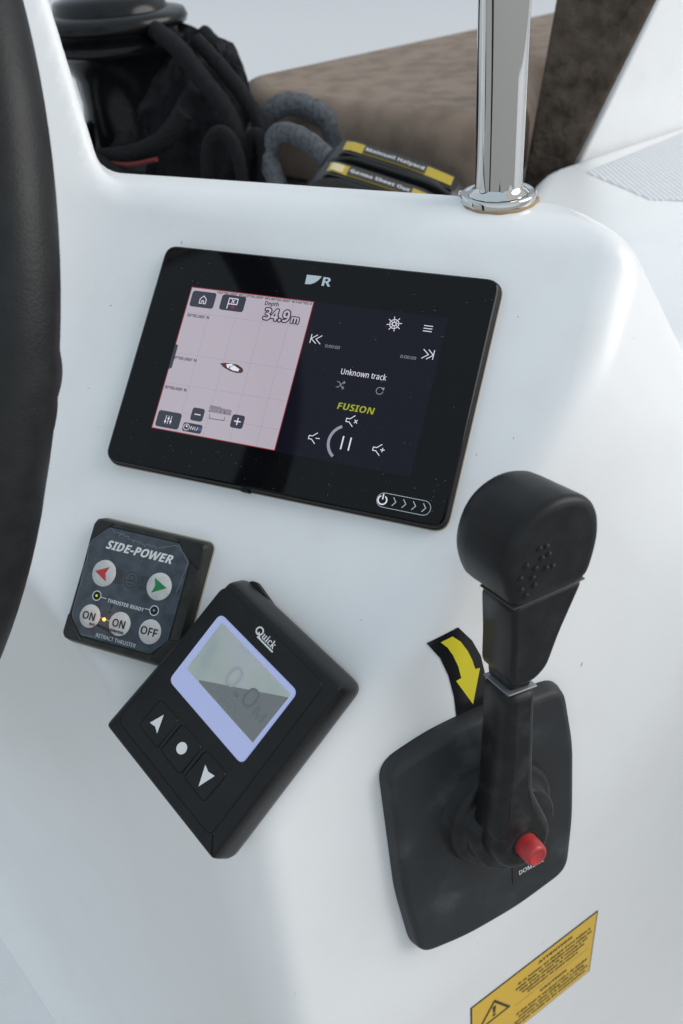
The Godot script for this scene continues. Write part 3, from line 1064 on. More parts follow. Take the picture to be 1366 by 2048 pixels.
# ------------------------------------------------------------------ chain counter display
func make_counter() -> void:
	var a := deg_to_rad(-28.5)
	var t := thing("chain_counter", "black tilted display with violet rimmed screen and three buttons", "display", on_panel(Vector3(0.0165, -0.1795, SKIN), Vector3(cos(a), sin(a), 0)))
	var foot := rounded(mm2([Vector2(50.0, -56.0), Vector2(42.0, 53.0), Vector2(-44.0, 51.0), Vector2(-43.6, -53.0)]), 0.006)
	part("backing_plate", loft(rounded(mm2([Vector2(45.0, -38.0), Vector2(42.6, 40.0), Vector2(-40.0, 54.0), Vector2(-42.0, -40.0)]), 0.005), [Vector2(0, 0), Vector2(0, 0.005)]), M.rubber, t)
	part("body", loft(foot, [Vector2(0.002, 0.0015), Vector2(0, 0.003), Vector2(0, 0.008), Vector2(0.0018, 0.0175), Vector2(0.0032, 0.0230), Vector2(0.0042, 0.0247), Vector2(0.0052, 0.0252)]), M.black_plastic, t)
	var fr := rounded(mm2([Vector2(38.4, -45.6), Vector2(31.6, 45.4), Vector2(-40.4, 44.2), Vector2(-36.6, -43.0)]), 0.004)
	part("bezel_groove", loft(fr, [Vector2(-0.0007, 0.0240), Vector2(-0.0007, 0.02528)]), M.groove, t)
	part("front_bezel", loft(fr, [Vector2(0, 0.0240), Vector2(0, 0.0254), Vector2(0.0005, 0.0258)]), M.black_plastic, t)
	# screen
	var win := rounded(mm2([Vector2(27.0, -10.6), Vector2(24.2, 33.7), Vector2(-32.4, 33.5), Vector2(-29.8, -9.3)]), 0.0036)
	part("screen_rim", loft(win, [Vector2(0, 0.0250), Vector2(0, 0.02592), Vector2(0.0004, 0.0261)]), M.violet, t)
	var i := ink(26.2)
	i.poly(rounded(PackedVector2Array([Vector2(24.0, 0.6), Vector2(22.4, 30.4), Vector2(-28.6, 30.8), Vector2(-26.6, 1.6)]), 1.2, 4))
	var lcd := part("screen", i.s, M.lcd_glass, t)
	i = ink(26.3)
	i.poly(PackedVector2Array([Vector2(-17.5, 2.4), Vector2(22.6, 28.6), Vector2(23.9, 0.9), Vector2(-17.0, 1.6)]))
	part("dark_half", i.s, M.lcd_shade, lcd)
	i = ink(26.4)
	i.text("0", -8.6, 11.2, 10.4, 7.4, "sans")
	part("digits", i.s, M.lcd_digit, lcd)
	i = ink(26.44)
	i.text(".0", 1.2, 10.2, 10.0, 11.0, "sans")
	i.text("M", 14.0, 9.6, 5.4, 6.4, "sans")
	part("digits", i.s, M.lcd_digit_dark, lcd)
	i = ink(26.36)
	i.line([Vector2(-9.0, 4.0), Vector2(8.0, 4.6)], 0.5)
	for k in 7:
		i.rect(-8.0 + k * 2.6, 5.6, -6.4 + k * 2.6, 6.8 + (k % 3) * 0.5)
	part("faint_signs", i.s, M.lcd_ghost, lcd)
	part("lens", loft(win, [Vector2(0.0006, 0.0266), Vector2(0.0006, 0.0270), Vector2(0.0010, 0.0272)]), M.lens, t)
	i = ink(25.9)
	i.ring(Vector2(-10.6, 41.2), 1.85, 0.75)
	i.line([Vector2(-10.4, 40.4), Vector2(-8.2, 38.6)], 0.75)
	i.line([Vector2(-9.4, 38.4), Vector2(1.2, 38.4)], 0.8)
	i.text("uick", -8.0, 39.4, 3.4, 8.6, "serifbold")
	part("brand_lettering", i.s, M.print_white, t)
	# button pad
	var pad := rounded(mm2([Vector2(26.0, -37.6), Vector2(24.2, -18.9), Vector2(-27.2, -17.9), Vector2(-25.8, -35.6)]), 0.0035)
	part("pad_groove", loft(pad, [Vector2(-0.0006, 0.0250), Vector2(-0.0006, 0.02592)]), M.groove, t)
	for k in 3:
		var x0: float = [-26.4, -9.2, 8.9][k]
		var x1: float = [-10.9, 7.0, 24.9][k]
		var q := rounded(mm2([Vector2(x1 + 0.4, -36.6), Vector2(x1, -19.0), Vector2(x0, -18.6), Vector2(x0 + 0.4, -35.8)]), 0.0022)
		var b := part("button", loft(q, [Vector2(0, 0.0252), Vector2(0, 0.0262), Vector2(0.0005, 0.0266)]), M.black_plastic, t, ["up arrow button", "round dot button", "down arrow button"][k])
		i = ink(26.7)
		if k == 0:
			i.poly(PackedVector2Array([Vector2(-19.4, -22.6), Vector2(-22.2, -30.6), Vector2(-18.8, -29.9), Vector2(-15.6, -31.4)]))
		elif k == 1:
			i.disc(Vector2(-0.9, -27.0), 3.1, 0.9)
		else:
			i.poly(PackedVector2Array([Vector2(13.6, -23.6), Vector2(17.0, -24.8), Vector2(20.8, -23.8), Vector2(18.2, -33.2)]))
		part("button_sign", i.s, M.print_white, b)
	for x in [-10.1, 8.0]:
		part("button_rib", loft(box2(0.0020, 0.0152, 0.001, 4), bevel(0.0250, 0.0268, 0.0008)).moved(Transform3D(Basis(Vector3.BACK, 0.06), Vector3(x * 0.001, -0.0275, 0))), M.groove, t)


# ------------------------------------------------------------------ throttle
func make_throttle() -> void:
	var t := thing("throttle_control", "black throttle lever on a square base plate with red button", "throttle lever", on_panel(TO, TX, TN))
	var plan := rounded(mm2([Vector2(51.0, -89.0), Vector2(57.5, -45), Vector2(60, 12), Vector2(55, 58.5), Vector2(12, 63.5), Vector2(-30, 64), Vector2(-62, 58), Vector2(-65.5, -35), Vector2(-61.5, -88.5), Vector2(-28, -95.5), Vector2(10, -96)]), 0.012, 6)
	part("base_plate", loft(plan, [Vector2(0.0004, -0.006), Vector2(0, 0.002), Vector2(0.0014, 0.0070), Vector2(0.0022, 0.0086), Vector2(0.0036, 0.0096), Vector2(0.0056, 0.0101)]), M.worn_plastic, t)
	part("boss", lathe([Vector2(0.0365, 0.0098), Vector2(0.0345, 0.0112), Vector2(0.0335, 0.0165), Vector2(0.0325, 0.0185), Vector2(0.0300, 0.0198), Vector2(0.0275, 0.0202), Vector2(0.0268, 0.0215), Vector2(0.0262, 0.0290), Vector2(0.0245, 0.0305), Vector2(0, 0.0306)], 64).moved(Transform3D(Basis(), Vector3(0, -0.002, 0))), M.lever, t)
	# arm: hub end round the shaft, then straight up
	var pts := [Vector2(10.6, 101.5), Vector2(-7.4, 103.5), Vector2(-10.5, 78), Vector2(-14.2, 54), Vector2(-18.4, 30), Vector2(-22.4, 14)]
	for k in 13:
		var an := deg_to_rad(150 + k * 20.0)
		if an > deg_to_rad(386):
			break
		pts.append(Vector2(-4, 3.5) + Vector2(cos(an), sin(an)) * 18.5)
	pts.append_array([Vector2(9.2, 22), Vector2(5.0, 36), Vector2(6.2, 54), Vector2(8.2, 76)])
	var arm := loft(rounded(mm2(pts), 0.006, 4), [Vector2(0.002, 0.0225), Vector2(0, 0.0245), Vector2(0, 0.0370), Vector2(0.0006, 0.0400), Vector2(0.0018, 0.0424), Vector2(0.0036, 0.0440), Vector2(0.0056, 0.0446)])
	part("lever_arm", arm, M.lever, t)
	var slant := func(p: Vector3) -> Vector3: return Vector3(p.x, p.y, p.z + (p.y - 0.105) * 0.235)
	var collar := loft(rounded(mm2([Vector2(9.9, 101.3), Vector2(9.8, 102.3), Vector2(-6.9, 104.2), Vector2(-7.0, 103.2)]), 0.0004, 2), bevel(0.0232, 0.0440, 0.0006, 2))
	part("collar", collar, M.edge_wear, t)
	var neck := loft(rounded(mm2([Vector2(7.6, 102), Vector2(8.0, 112), Vector2(-4.6, 113), Vector2(-4.8, 104)]), 0.002, 3), bevel(0.025, 0.0430, 0.003))
	part("neck", neck, M.grip, t)
	var grip := loft(rounded(mm2([Vector2(6.6, 107.2), Vector2(14.0, 113.5), Vector2(18.6, 134), Vector2(27.6, 162.6), Vector2(-10.8, 162.6), Vector2(-8.4, 136), Vector2(-7.4, 114), Vector2(-3.6, 108.4)]), 0.0045, 5), [Vector2(0.002, 0.0200), Vector2(0, 0.0220), Vector2(0, 0.0430), Vector2(0.0004, 0.0442), Vector2(0.0012, 0.0451), Vector2(0.0024, 0.0455)])
	grip.warp(slant)
	part("grip", grip, M.grip, t)
	var head := [Vector2(28.0, 162.4), Vector2(30.4, 176), Vector2(30.8, 188), Vector2(27.4, 202), Vector2(18.5, 211.5), Vector2(4.0, 215), Vector2(-9.0, 210.5), Vector2(-16.0, 201), Vector2(-18.6, 187), Vector2(-16.4, 175), Vector2(-11.4, 162.4)]
	var knob := loft(rounded(mm2(head), 0.0075, 5), [Vector2(0.0055, 0.0060), Vector2(0.0030, 0.0070), Vector2(0.0012, 0.0088), Vector2(0.0003, 0.0115), Vector2(0, 0.0170), Vector2(0, 0.0425), Vector2(0.0003, 0.0442), Vector2(0.0012, 0.0458), Vector2(0.0026, 0.0467), Vector2(0.0048, 0.0470)])
	knob.warp(slant)
	var kn := part("knob", knob, M.grip, t)
	var seam := loft(rounded(mm2([Vector2(27.6, 161.9), Vector2(27.8, 162.7), Vector2(-10.9, 162.7), Vector2(-10.8, 161.9)]), 0.0004, 2), bevel(0.0202, 0.0456, 0.0005, 2))
	seam.warp(slant)
	part("seam_ring", seam, M.seam, t)
	var pips := Shape.new()
	for q in [Vector2(-2.5, 193.0), Vector2(1.0, 192.6), Vector2(-0.5, 187.0), Vector2(2.8, 187.8), Vector2(-8.3, 186.4), Vector2(-3.4, 182.8), Vector2(2.6, 180.4), Vector2(5.8, 180.0), Vector2(-10.6, 180.6), Vector2(-4.2, 178.2), Vector2(-2.8, 173.4), Vector2(-9.6, 174.0), Vector2(-6.6, 169.6)]:
		pips.add(lathe([Vector2(0.0016, 0.0466), Vector2(0.0013, 0.0476), Vector2(0.0007, 0.0481), Vector2(0, 0.0482)], 10).moved(Transform3D(Basis(), Vector3(q.x, q.y, 0) * 0.001)))
	pips.warp(slant)
	part("grip_pips", pips, M.grip, kn).set_meta("kind", "stuff")
	var button := lathe([Vector2(0.0068, 0.043), Vector2(0.0066, 0.0505), Vector2(0.0063, 0.0535), Vector2(0.0057, 0.0546), Vector2(0.0046, 0.0550), Vector2(0.0042, 0.0546), Vector2(0, 0.0545)], 32)
	part("neutral_button", button.moved(Transform3D(Basis(), Vector3(-0.0045, 0.0045, 0))), M.red_plastic, t, "red push button at the lever's pivot")
	part("button_hole", lathe([Vector2(0.0086, 0.0440), Vector2(0.0084, 0.0449), Vector2(0.0074, 0.0450)], 32).moved(Transform3D(Basis(), Vector3(-0.0045, 0.0045, 0))), M.groove, t)
	var plate := part("brand_plate", loft(rounded(mm2([Vector2(35.5, -69.5), Vector2(37.2, -36), Vector2(9.0, -34), Vector2(7.2, -71.0)]), 0.0012, 3), [Vector2(0, 0.0098), Vector2(0, 0.0104), Vector2(0.0002, 0.0106)]), M.sticker_black, t)
	var i := ink(10.7)
	i.text("DOMETIC", 12.4, -65.6, 3.4, 18.4, "sans", 0.0, 0.1)
	part("brand_lettering", i.s, M.print_light, plate)


# A thin sheet stuck on the moulding, following its curve. points are millimetres on the axes (o, x, y).
func sticker(mesh_of: Ink, o: Vector3, x: Vector3, y: Vector3, lift: float, cuts := 0, flat := false) -> Shape:
	var s := mesh_of.s
	if flat:
		return s.moved(Transform3D(Basis(x, y, x.cross(y)), o + x.cross(y) * lift))
	for r in cuts:
		var f := Shape.new()
		for k in range(0, s.v.size(), 3):
			var a := s.v[k]
			var b := s.v[k + 1]
			var c := s.v[k + 2]
			var d := (a + b) / 2
			var e := (b + c) / 2
			var g := (c + a) / 2
			for q in [[a, d, g], [d, b, e], [g, e, c], [d, e, g]]:
				f.tri(q[0], q[1], q[2], Vector3.BACK, Vector3.BACK, Vector3.BACK)
		s = f
	var out := Shape.new()
	for k in range(0, s.v.size(), 3):
		var ps := []
		for j in 3:
			var p := s.v[k + j]
			ps.append(settle(o + x * p.x + y * p.y, lift))
		out.tri(ps[0], ps[1], ps[2], console_normal(ps[0]), console_normal(ps[1]), console_normal(ps[2]))
	return out


func make_stickers() -> void:
	var root := Transform3D(PANEL, Vector3.ZERO)
	var t := thing("arrow_sticker", "curved black sticker with a yellow arrow above the throttle plate", "sticker", root)
	var i := ink(0)
	var left := [Vector2(-24.0, 117.0), Vector2(-17.6, 105), Vector2(-14.0, 92), Vector2(-12.2, 77), Vector2(-12.2, 61.6)]
	var right := [Vector2(-5.0, 118.6), Vector2(2.4, 107), Vector2(6.8, 95), Vector2(8.6, 80), Vector2(8.6, 63.0)]
	for k in 4:
		for e in 4:
			var f := e / 4.0
			var g := (e + 1) / 4.0
			var a: Vector2 = left[k].lerp(left[k + 1], f)
			var b: Vector2 = left[k].lerp(left[k + 1], g)
			var c: Vector2 = right[k].lerp(right[k + 1], f)
			var d: Vector2 = right[k].lerp(right[k + 1], g)
			for h in 4:
				var u := h / 4.0
				var w := (h + 1) / 4.0
				i.t3(a.lerp(c, u), b.lerp(d, u), b.lerp(d, w))
				i.t3(a.lerp(c, u), b.lerp(d, w), a.lerp(c, w))
	part("backing", sticker(i, TO, TX, TY, 0.0003), M.sticker_black, t)
	i = ink(0)
	i.poly(PackedVector2Array([Vector2(-16.2, 114.4), Vector2(-9.0, 114.8), Vector2(-4.6, 109.6), Vector2(-1.0, 102.0), Vector2(1.2, 95.0), Vector2(2.4, 88.6), Vector2(5.4, 88.0), Vector2(-1.2, 66.6), Vector2(-9.9, 86.6), Vector2(-6.6, 87.0), Vector2(-7.6, 95.0), Vector2(-10.0, 103.4), Vector2(-12.6, 109.4)]))
	part("yellow_arrow", sticker(i, TO, TX, TY, 0.0005, 2), M.sticker_yellow, t)
	# warning sticker on the lower face
	t = thing("warning_sticker", "yellow warning sticker with black French and English text below the throttle", "sticker", root)
	i = ink(0)
	i.rect(-22.2, -179.5, 99.6, -92.6)
	part("border", sticker(i, FO, FX, FY, 0.0003, 0, true), M.print_black, t)
	i = ink(0)
	i.rect(-21.0, -178.2, 98.3, -93.9)
	part("yellow_field", sticker(i, FO, FX, FY, 0.0005, 0, true), M.sticker_amber, t)
	i = ink(0)
	i.text("ATTENTION", 56.8, -103.4, 3.3, 33.0, "bold", 0.0, 0.12, true)
	var y := -111.2
	for r in ["Si ce bateau est équipé d'une hélice à", "pales fixes, en navigation sous voiles au", "delà d'une vitesse de 8 noeuds il est", "impératif de laisser la commande", "d'inverseur au point neutre."]:
		i.text(r, 57.0, y, 2.75, [71.5, 75, 68, 62, 51.5][int(roundf((-111.2 - y) / 5.35))], "sans", 0.0, 0.17, true)
		y -= 5.35
	i.line([Vector2(19.5, -138.2), Vector2(94.3, -138.2)], 0.3)
	i.text("CAUTION", 57.6, -147.4, 3.3, 26.5, "bold", 0.0, 0.12, true)
	y = -155.2
	for r in ["If this boat is equiped with a fix blades", "propeller, when sailing with a sailing", "speed over 8 knots it is essential to have", "the gear throttle on the neutral position."]:
		i.text(r, 57.4, y, 2.75, [72.5, 67, 76, 73][int(roundf((-155.2 - y) / 5.6))], "sans", 0.0, 0.17, true)
		y -= 5.6
	var tri := [Vector2(-1.0, -107.2), Vector2(13.2, -132.2), Vector2(-15.2, -132.2)]
	i.line(tri, 2.0, true)
	i.poly(PackedVector2Array([Vector2(-2.6, -114.5), Vector2(0.6, -114.5), Vector2(-0.2, -123.6), Vector2(-1.8, -123.6)]))
	i.disc(Vector2(-1.0, -126.6), 1.5)
	part("lettering", sticker(i, FO, FX, FY, 0.0007, 0, true), M.print_black, t)


# ------------------------------------------------------------------ steel post
func make_post() -> void:
	var axis := PANEL * Vector3(-0.0417, 0.6551, 0.7544)
	var x := axis.cross(Vector3(0, 0, 1)).normalized()
	var base := PANEL * settle(Vector3(0.0832, 0.1277, -0.0271), 0.0)
	var t := thing("grab_post", "polished stainless steel post rising from a round flange on the ledge", "post", Transform3D(Basis(x, axis.cross(x), axis), base))
	part("tube", lathe([Vector2(0.0131, 0.0), Vector2(0.0131, 0.62)], 64), M.steel, t)
	part("weld", lathe([Vector2(0.0168, 0.0042), Vector2(0.0150, 0.0058), Vector2(0.0138, 0.0066), Vector2(0.0131, 0.0084)], 64, func(a, _f): return 1.0 + 0.015 * sin(a * 17.0) + 0.01 * sin(a * 7.0)), M.steel, t)
	part("flange", lathe([Vector2(0.0213, -0.003), Vector2(0.0213, 0.0034), Vector2(0.0210, 0.0042), Vector2(0.0202, 0.0047), Vector2(0.0190, 0.0044), Vector2(0.0172, 0.0040), Vector2(0.0131, 0.0040)], 64), M.steel, t)
	part("rust_ring", lathe([Vector2(0.0228, -0.003), Vector2(0.0225, 0.0003), Vector2(0.0212, 0.0008)], 64, func(a, _f): return 1.0 + 0.02 * sin(a * 5.0) + 0.012 * sin(a * 13.0)), M.rust, t)
	part("set_screw", lathe([Vector2(0.0018, 0.0), Vector2(0.0018, 0.003), Vector2(0.0012, 0.0036), Vector2(0, 0.0037)], 16).moved(Transform3D(Basis(Vector3(0, 1, 0), -PI / 2), Vector3(-0.0205, 0.004, 0.0016))), M.steel, t)


# ------------------------------------------------------------------ steering wheel
func make_wheel() -> void:
	var az := -0.3196
	var el := 0.4854
	var n := Vector3(sin(az) * cos(el), sin(el), cos(az) * cos(el))
	var x := Vector3.UP.cross(n).normalized()
	var t := thing("steering_wheel", "black leather covered steering wheel rim at the left edge", "steering wheel", Transform3D(Basis(x, n.cross(x), n), Vector3(-0.3511, -0.0441 + LEDGE, 0.0574)))
	var ring := PackedVector3Array()
	for k in 160:
		var a := k * TAU / 160
		ring.append(Vector3(cos(a), sin(a), 0) * 0.3)
	part("rim", tube(ring, func(f, _a): return 0.0178 + 0.0004 * sin(f * 40.0), 28, true), M.leather, t)
	var band := PackedVector3Array()
	for k in 13:
		var a := deg_to_rad(7.0 + k * 0.36)
		band.append(Vector3(cos(a), sin(a), 0) * 0.3)
	part("seam", tube(band, func(f, _a): return 0.0179 + 0.0018 * sin(f * PI), 28, false, false), M.leather, t)
	band = PackedVector3Array()
	for k in 13:
		var a := deg_to_rad(4.6 + k * 0.3)
		band.append(Vector3(cos(a), sin(a), 0) * 0.3)
	part("seam", tube(band, func(f, _a): return 0.0179 + 0.0008 * sin(f * PI), 28, false, false), M.leather, t)
	part("hub", lathe([Vector2(0.05, -0.02), Vector2(0.05, 0.01), Vector2(0.04, 0.018), Vector2(0, 0.02)], 40), M.black_plastic, t)
	for k in 3:
		var a := deg_to_rad(60 + k * 120)
		var d := Vector3(cos(a), sin(a), 0)
		part("spoke", tube(PackedVector3Array([d * 0.04, d * 0.17, d * 0.295]), func(_f, _a): return 0.008, 12), M.steel, t)


# ------------------------------------------------------------------ behind the ledge
func v(x: float, y: float, z: float) -> Vector3:   # a point in the world, height counted from the ledge
	return Vector3(x, y + LEDGE, z)


func make_winch() -> void:
	var t := thing("winch", "black winch drum standing behind the console ledge", "winch", Transform3D(Basis(Vector3(1, 0, 0), Vector3(0, 0, -1), Vector3(0, 1, 0)), v(-0.405, -0.115, -0.47)))
	part("base", lathe([Vector2(0.072, 0.0), Vector2(0.072, 0.012), Vector2(0.066, 0.020), Vector2(0.058, 0.030), Vector2(0.056, 0.036)], 56), M.winch, t)
	part("drum", lathe([Vector2(0.054, 0.034), Vector2(0.050, 0.050), Vector2(0.047, 0.075), Vector2(0.049, 0.100), Vector2(0.060, 0.118), Vector2(0.066, 0.124)], 72, func(a, f): return 1.0 + (0.025 * maxf(0.0, sin(a * 12.0)) if f.y > 0.04 and f.y < 0.11 else 0.0)), M.winch, t)
	part("stripper_ring", lathe([Vector2(0.060, 0.122), Vector2(0.074, 0.126), Vector2(0.078, 0.131), Vector2(0.078, 0.136), Vector2(0.070, 0.139), Vector2(0.068, 0.144), Vector2(0.077, 0.147), Vector2(0.079, 0.152), Vector2(0.076, 0.158), Vector2(0.060, 0.161)], 72), M.winch, t)
	part("cap", lathe([Vector2(0.060, 0.160), Vector2(0.056, 0.170), Vector2(0.040, 0.176), Vector2(0.0, 0.178)], 48), M.winch, t)


func rope(called: String, label: String, pts: Array, r: float, m: Material, group := "") -> void:
	var c := curve(pts, 26)
	var at := c[0]
	var len := 0.0
	for k in c.size() - 1:
		len += c[k].distance_to(c[k + 1])
	for k in c.size():
		c[k] -= at
	var o := part(called, tube(c, func(f, a): return r * (1.0 + 0.06 * sin(f * len / r * 1.9 + a * 2.0) * sin(f * len / r * 1.9 - a * 2.0)), 16), m, self)
	o.position = at
	tag(o, label, "rope", group)


func make_ropes() -> void:
	rope("rope", "black rope hanging from the winch towards the clutches, outermost of its bunch", [v(-0.335, 0.032, -0.44), v(-0.300, 0.020, -0.42), v(-0.272, -0.004, -0.41), v(-0.244, -0.030, -0.40), v(-0.232, -0.060, -0.39), v(-0.250, -0.105, -0.38)], 0.0089, M.rope_black, "black ropes bunched beside the winch")
	rope("rope", "black rope along the edge of the bunch with a bend by the cushion", [v(-0.290, 0.024, -0.44), v(-0.262, 0.004, -0.43), v(-0.236, -0.018, -0.42), v(-0.216, -0.040, -0.41), v(-0.212, -0.068, -0.40), v(-0.230, -0.110, -0.39)], 0.0074, M.rope_black, "black ropes bunched beside the winch")
	rope("rope", "braided black rope loop standing beside the grey rope", [v(-0.252, -0.110, -0.36), v(-0.251, -0.075, -0.36), v(-0.244, -0.048, -0.36), v(-0.231, -0.038, -0.36), v(-0.219, -0.047, -0.36), v(-0.214, -0.075, -0.36), v(-0.214, -0.110, -0.355)], 0.0063, M.rope_black)
	rope("rope", "thick black rope lying curled at the foot of the winch", [v(-0.470, -0.085, -0.40), v(-0.430, -0.092, -0.37), v(-0.370, -0.098, -0.35), v(-0.300, -0.098, -0.345), v(-0.250, -0.100, -0.35)], 0.0104, M.rope_black)
	rope("rope", "black rope slanting down left of the winch to the ledge", [v(-0.480, 0.010, -0.40), v(-0.450, -0.030, -0.385), v(-0.410, -0.065, -0.37), v(-0.350, -0.090, -0.36), v(-0.290, -0.100, -0.36)], 0.0118, M.rope_black)
	rope("rope", "black rope wound across the front of the winch base", [v(-0.470, -0.050, -0.40), v(-0.420, -0.075, -0.39), v(-0.360, -0.072, -0.38), v(-0.310, -0.055, -0.38), v(-0.285, -0.030, -0.39)], 0.0096, M.rope_black)
	rope("rope", "black rope behind the bunch, nearest the cushion corner", [v(-0.318, 0.020, -0.50), v(-0.286, -0.006, -0.49), v(-0.262, -0.040, -0.47), v(-0.250, -0.112, -0.45)], 0.0104, M.rope_black, "black ropes bunched beside the winch")
	rope("rope", "second braided black loop, closest to the grey rope", [v(-0.224, -0.112, -0.375), v(-0.222, -0.078, -0.380), v(-0.215, -0.052, -0.385), v(-0.204, -0.046, -0.385), v(-0.198, -0.066, -0.380), v(-0.200, -0.112, -0.370)], 0.0063, M.rope_black)
	rope("rope", "thin red line lying among the black ropes", [v(-0.372, -0.077, -0.372), v(-0.340, -0.074, -0.362), v(-0.305, -0.066, -0.358)], 0.0022, M.red_line)
	rope("rope", "grey rope forming a loop next to the yellow labelled clutches", [v(-0.168, -0.110, -0.36), v(-0.186, -0.082, -0.375), v(-0.196, -0.062, -0.385), v(-0.185, -0.045, -0.39), v(-0.165, -0.046, -0.39), v(-0.140, -0.058, -0.385), v(-0.120, -0.072, -0.37), v(-0.100, -0.105, -0.35)], 0.0095, M.rope_grey)
	rope("rope", "pale grey rope arching behind the grey loop", [v(-0.238, -0.080, -0.42), v(-0.222, -0.046, -0.43), v(-0.198, -0.030, -0.435), v(-0.172, -0.034, -0.44), v(-0.150, -0.052, -0.44), v(-0.140, -0.100, -0.43)], 0.0105, M.rope_grey)


func make_canvas() -> void:
	# a crumpled sheet between the winch and the ropes: folds run down it
	var c := [v(-0.352, 0.034, -0.50), v(-0.282, 0.012, -0.50), v(-0.222, -0.112, -0.43), v(-0.470, -0.112, -0.395)]
	var fold := FastNoiseLite.new()
	fold.frequency = 1.1
	fold.seed = 4
	var grid := []
	var nu := 70
	var nv := 46
	for a in nu + 1:
		var row := []
		for b in nv + 1:
			var x := float(a) / nu
			var y := float(b) / nv
			var top: Vector3 = c[0].lerp(c[1], x)
			var low: Vector3 = c[3].lerp(c[2], x)
			var p := top.lerp(low, y)
			p.y += 0.020 * sin(PI * y) * (0.6 + x)
			var f := fold.get_noise_2d(x * 5.0 + y * 0.9, y * 1.1) + 0.45 * absf(fold.get_noise_2d(x * 11.0 - y * 1.6 + 7.0, y * 2.2)) + 0.5 * sin(x * 23.0 + 3.0 * fold.get_noise_2d(x, y * 3.0) + y * 2.0)
			p += Vector3(0.25, 0.35, 0.9) * 0.011 * f * (0.35 + y)
			row.append(p)
		grid.append(row)
	var s := Shape.new()
	var nn := func(a: int, b: int) -> Vector3:
		var du: Vector3 = grid[mini(a + 1, nu)][b] - grid[maxi(a - 1, 0)][b]
		var dv: Vector3 = grid[a][mini(b + 1, nv)] - grid[a][maxi(b - 1, 0)]
		var n := du.cross(dv).normalized()
		return n if n.z > 0 else -n
	var at: Vector3 = c[3]
	for a in nu:
		for b in nv:
			s.quad(grid[a][b] - at, grid[a + 1][b] - at, grid[a + 1][b + 1] - at, grid[a][b + 1] - at, nn.call(a, b), nn.call(a + 1, b), nn.call(a + 1, b + 1), nn.call(a, b + 1))
	var o := part("canvas_cover", s, M.canvas, self)
	o.position = at
	tag(o, "crumpled dark canvas cover lying against the winch under the ropes", "canvas cover")


func make_clutches() -> void:
	# two rope clutches side by side; x along the lever, z up
	for k in 2:
		var dir := Vector3(0.93, -0.20, -0.08).normalized()
		var up := Vector3(0.16, 0.94, 0.30)
		up = (up - dir * up.dot(dir)).normalized()
		var at := v(-0.073 + 0.004 * k, -0.070 + 0.010 * k, -0.335 - 0.030 * k)
		var t := thing("rope_clutch", ["black rope clutch with worn yellow label, nearer the ledge", "black rope clutch with yellow label, farther from the ledge"][k], "rope clutch", Transform3D(Basis(dir, up.cross(dir), up), at), "rope clutches behind the ledge")
		# side outline in (x, z), extruded across
		var side := rounded(PackedVector2Array([Vector2(-0.072, -0.05), Vector2(0.085, -0.05), Vector2(0.078, -0.012), Vector2(0.052, 0.004), Vector2(-0.034, 0.009), Vector2(-0.058, -0.006)]), 0.014, 5)
		var turn := Basis(Vector3(1, 0, 0), PI / 2)
		part("body", loft(side, bevel(-0.0125, 0.0125, 0.003, 4, 0.003)).moved(Transform3D(turn, Vector3.ZERO)), M.clutch, t)
		var strip := func(x0: float, x1: float, w: float, lift: float) -> Shape:
			var s := Shape.new()
			for q in 14:
				var a := lerpf(x0, x1, q / 14.0)
				var b := lerpf(x0, x1, (q + 1) / 14.0)
				var za: float = lid_height(a) + lift
				var zb: float = lid_height(b) + lift
				var nn := Vector3(-(zb - za), 0, b - a).normalized()
				s.quad(Vector3(a, -w, za), Vector3(b, -w, zb), Vector3(b, w, zb), Vector3(a, w, za), nn, nn, nn, nn)
			return s
		var lid := part("lever", strip.call(-0.046, 0.066, 0.0098, 0.0006), M.clutch, t)
		part("yellow_label", strip.call(-0.040, 0.061, 0.0062, 0.0014), M.label_yellow, t)
		part("black_label", strip.call(-0.022, 0.036, 0.0054, 0.0020), M.label_black, t)
		if k == 0:
			part("worn_patch", strip.call(-0.038, -0.026, 0.0050, 0.0020), M.label_worn, t)
		var i := ink(0)
		i.text(["Genoa Sheet Out", "Mainsail Halyard"][k], -20.0, -1.9, 4.2, 54.0, "bold")
		for q in i.s.v.size():
			var p := i.s.v[q]
			i.s.v[q] = Vector3(p.x, p.y, lid_height(p.x) + 0.0026)
		part("label_lettering", i.s, M.print_white, t)


func lid_height(x: float) -> float:
	if x < -0.034:
		return 0.0088 - pow((-0.034 - x) / 0.024, 1.6) * 0.012
	var t := (x + 0.034) / 0.1
	return 0.0088 - 0.005 * t - 0.011 * pow(maxf(t - 0.35, 0.0), 2.0)


func pillow(plan: PackedVector2Array, h: float, r: float, puff: float) -> Shape:   # a cushion over a plan, z up
	var prof := bevel(0.0, h, r, 6, r * 0.7)
	return loft(plan, prof)


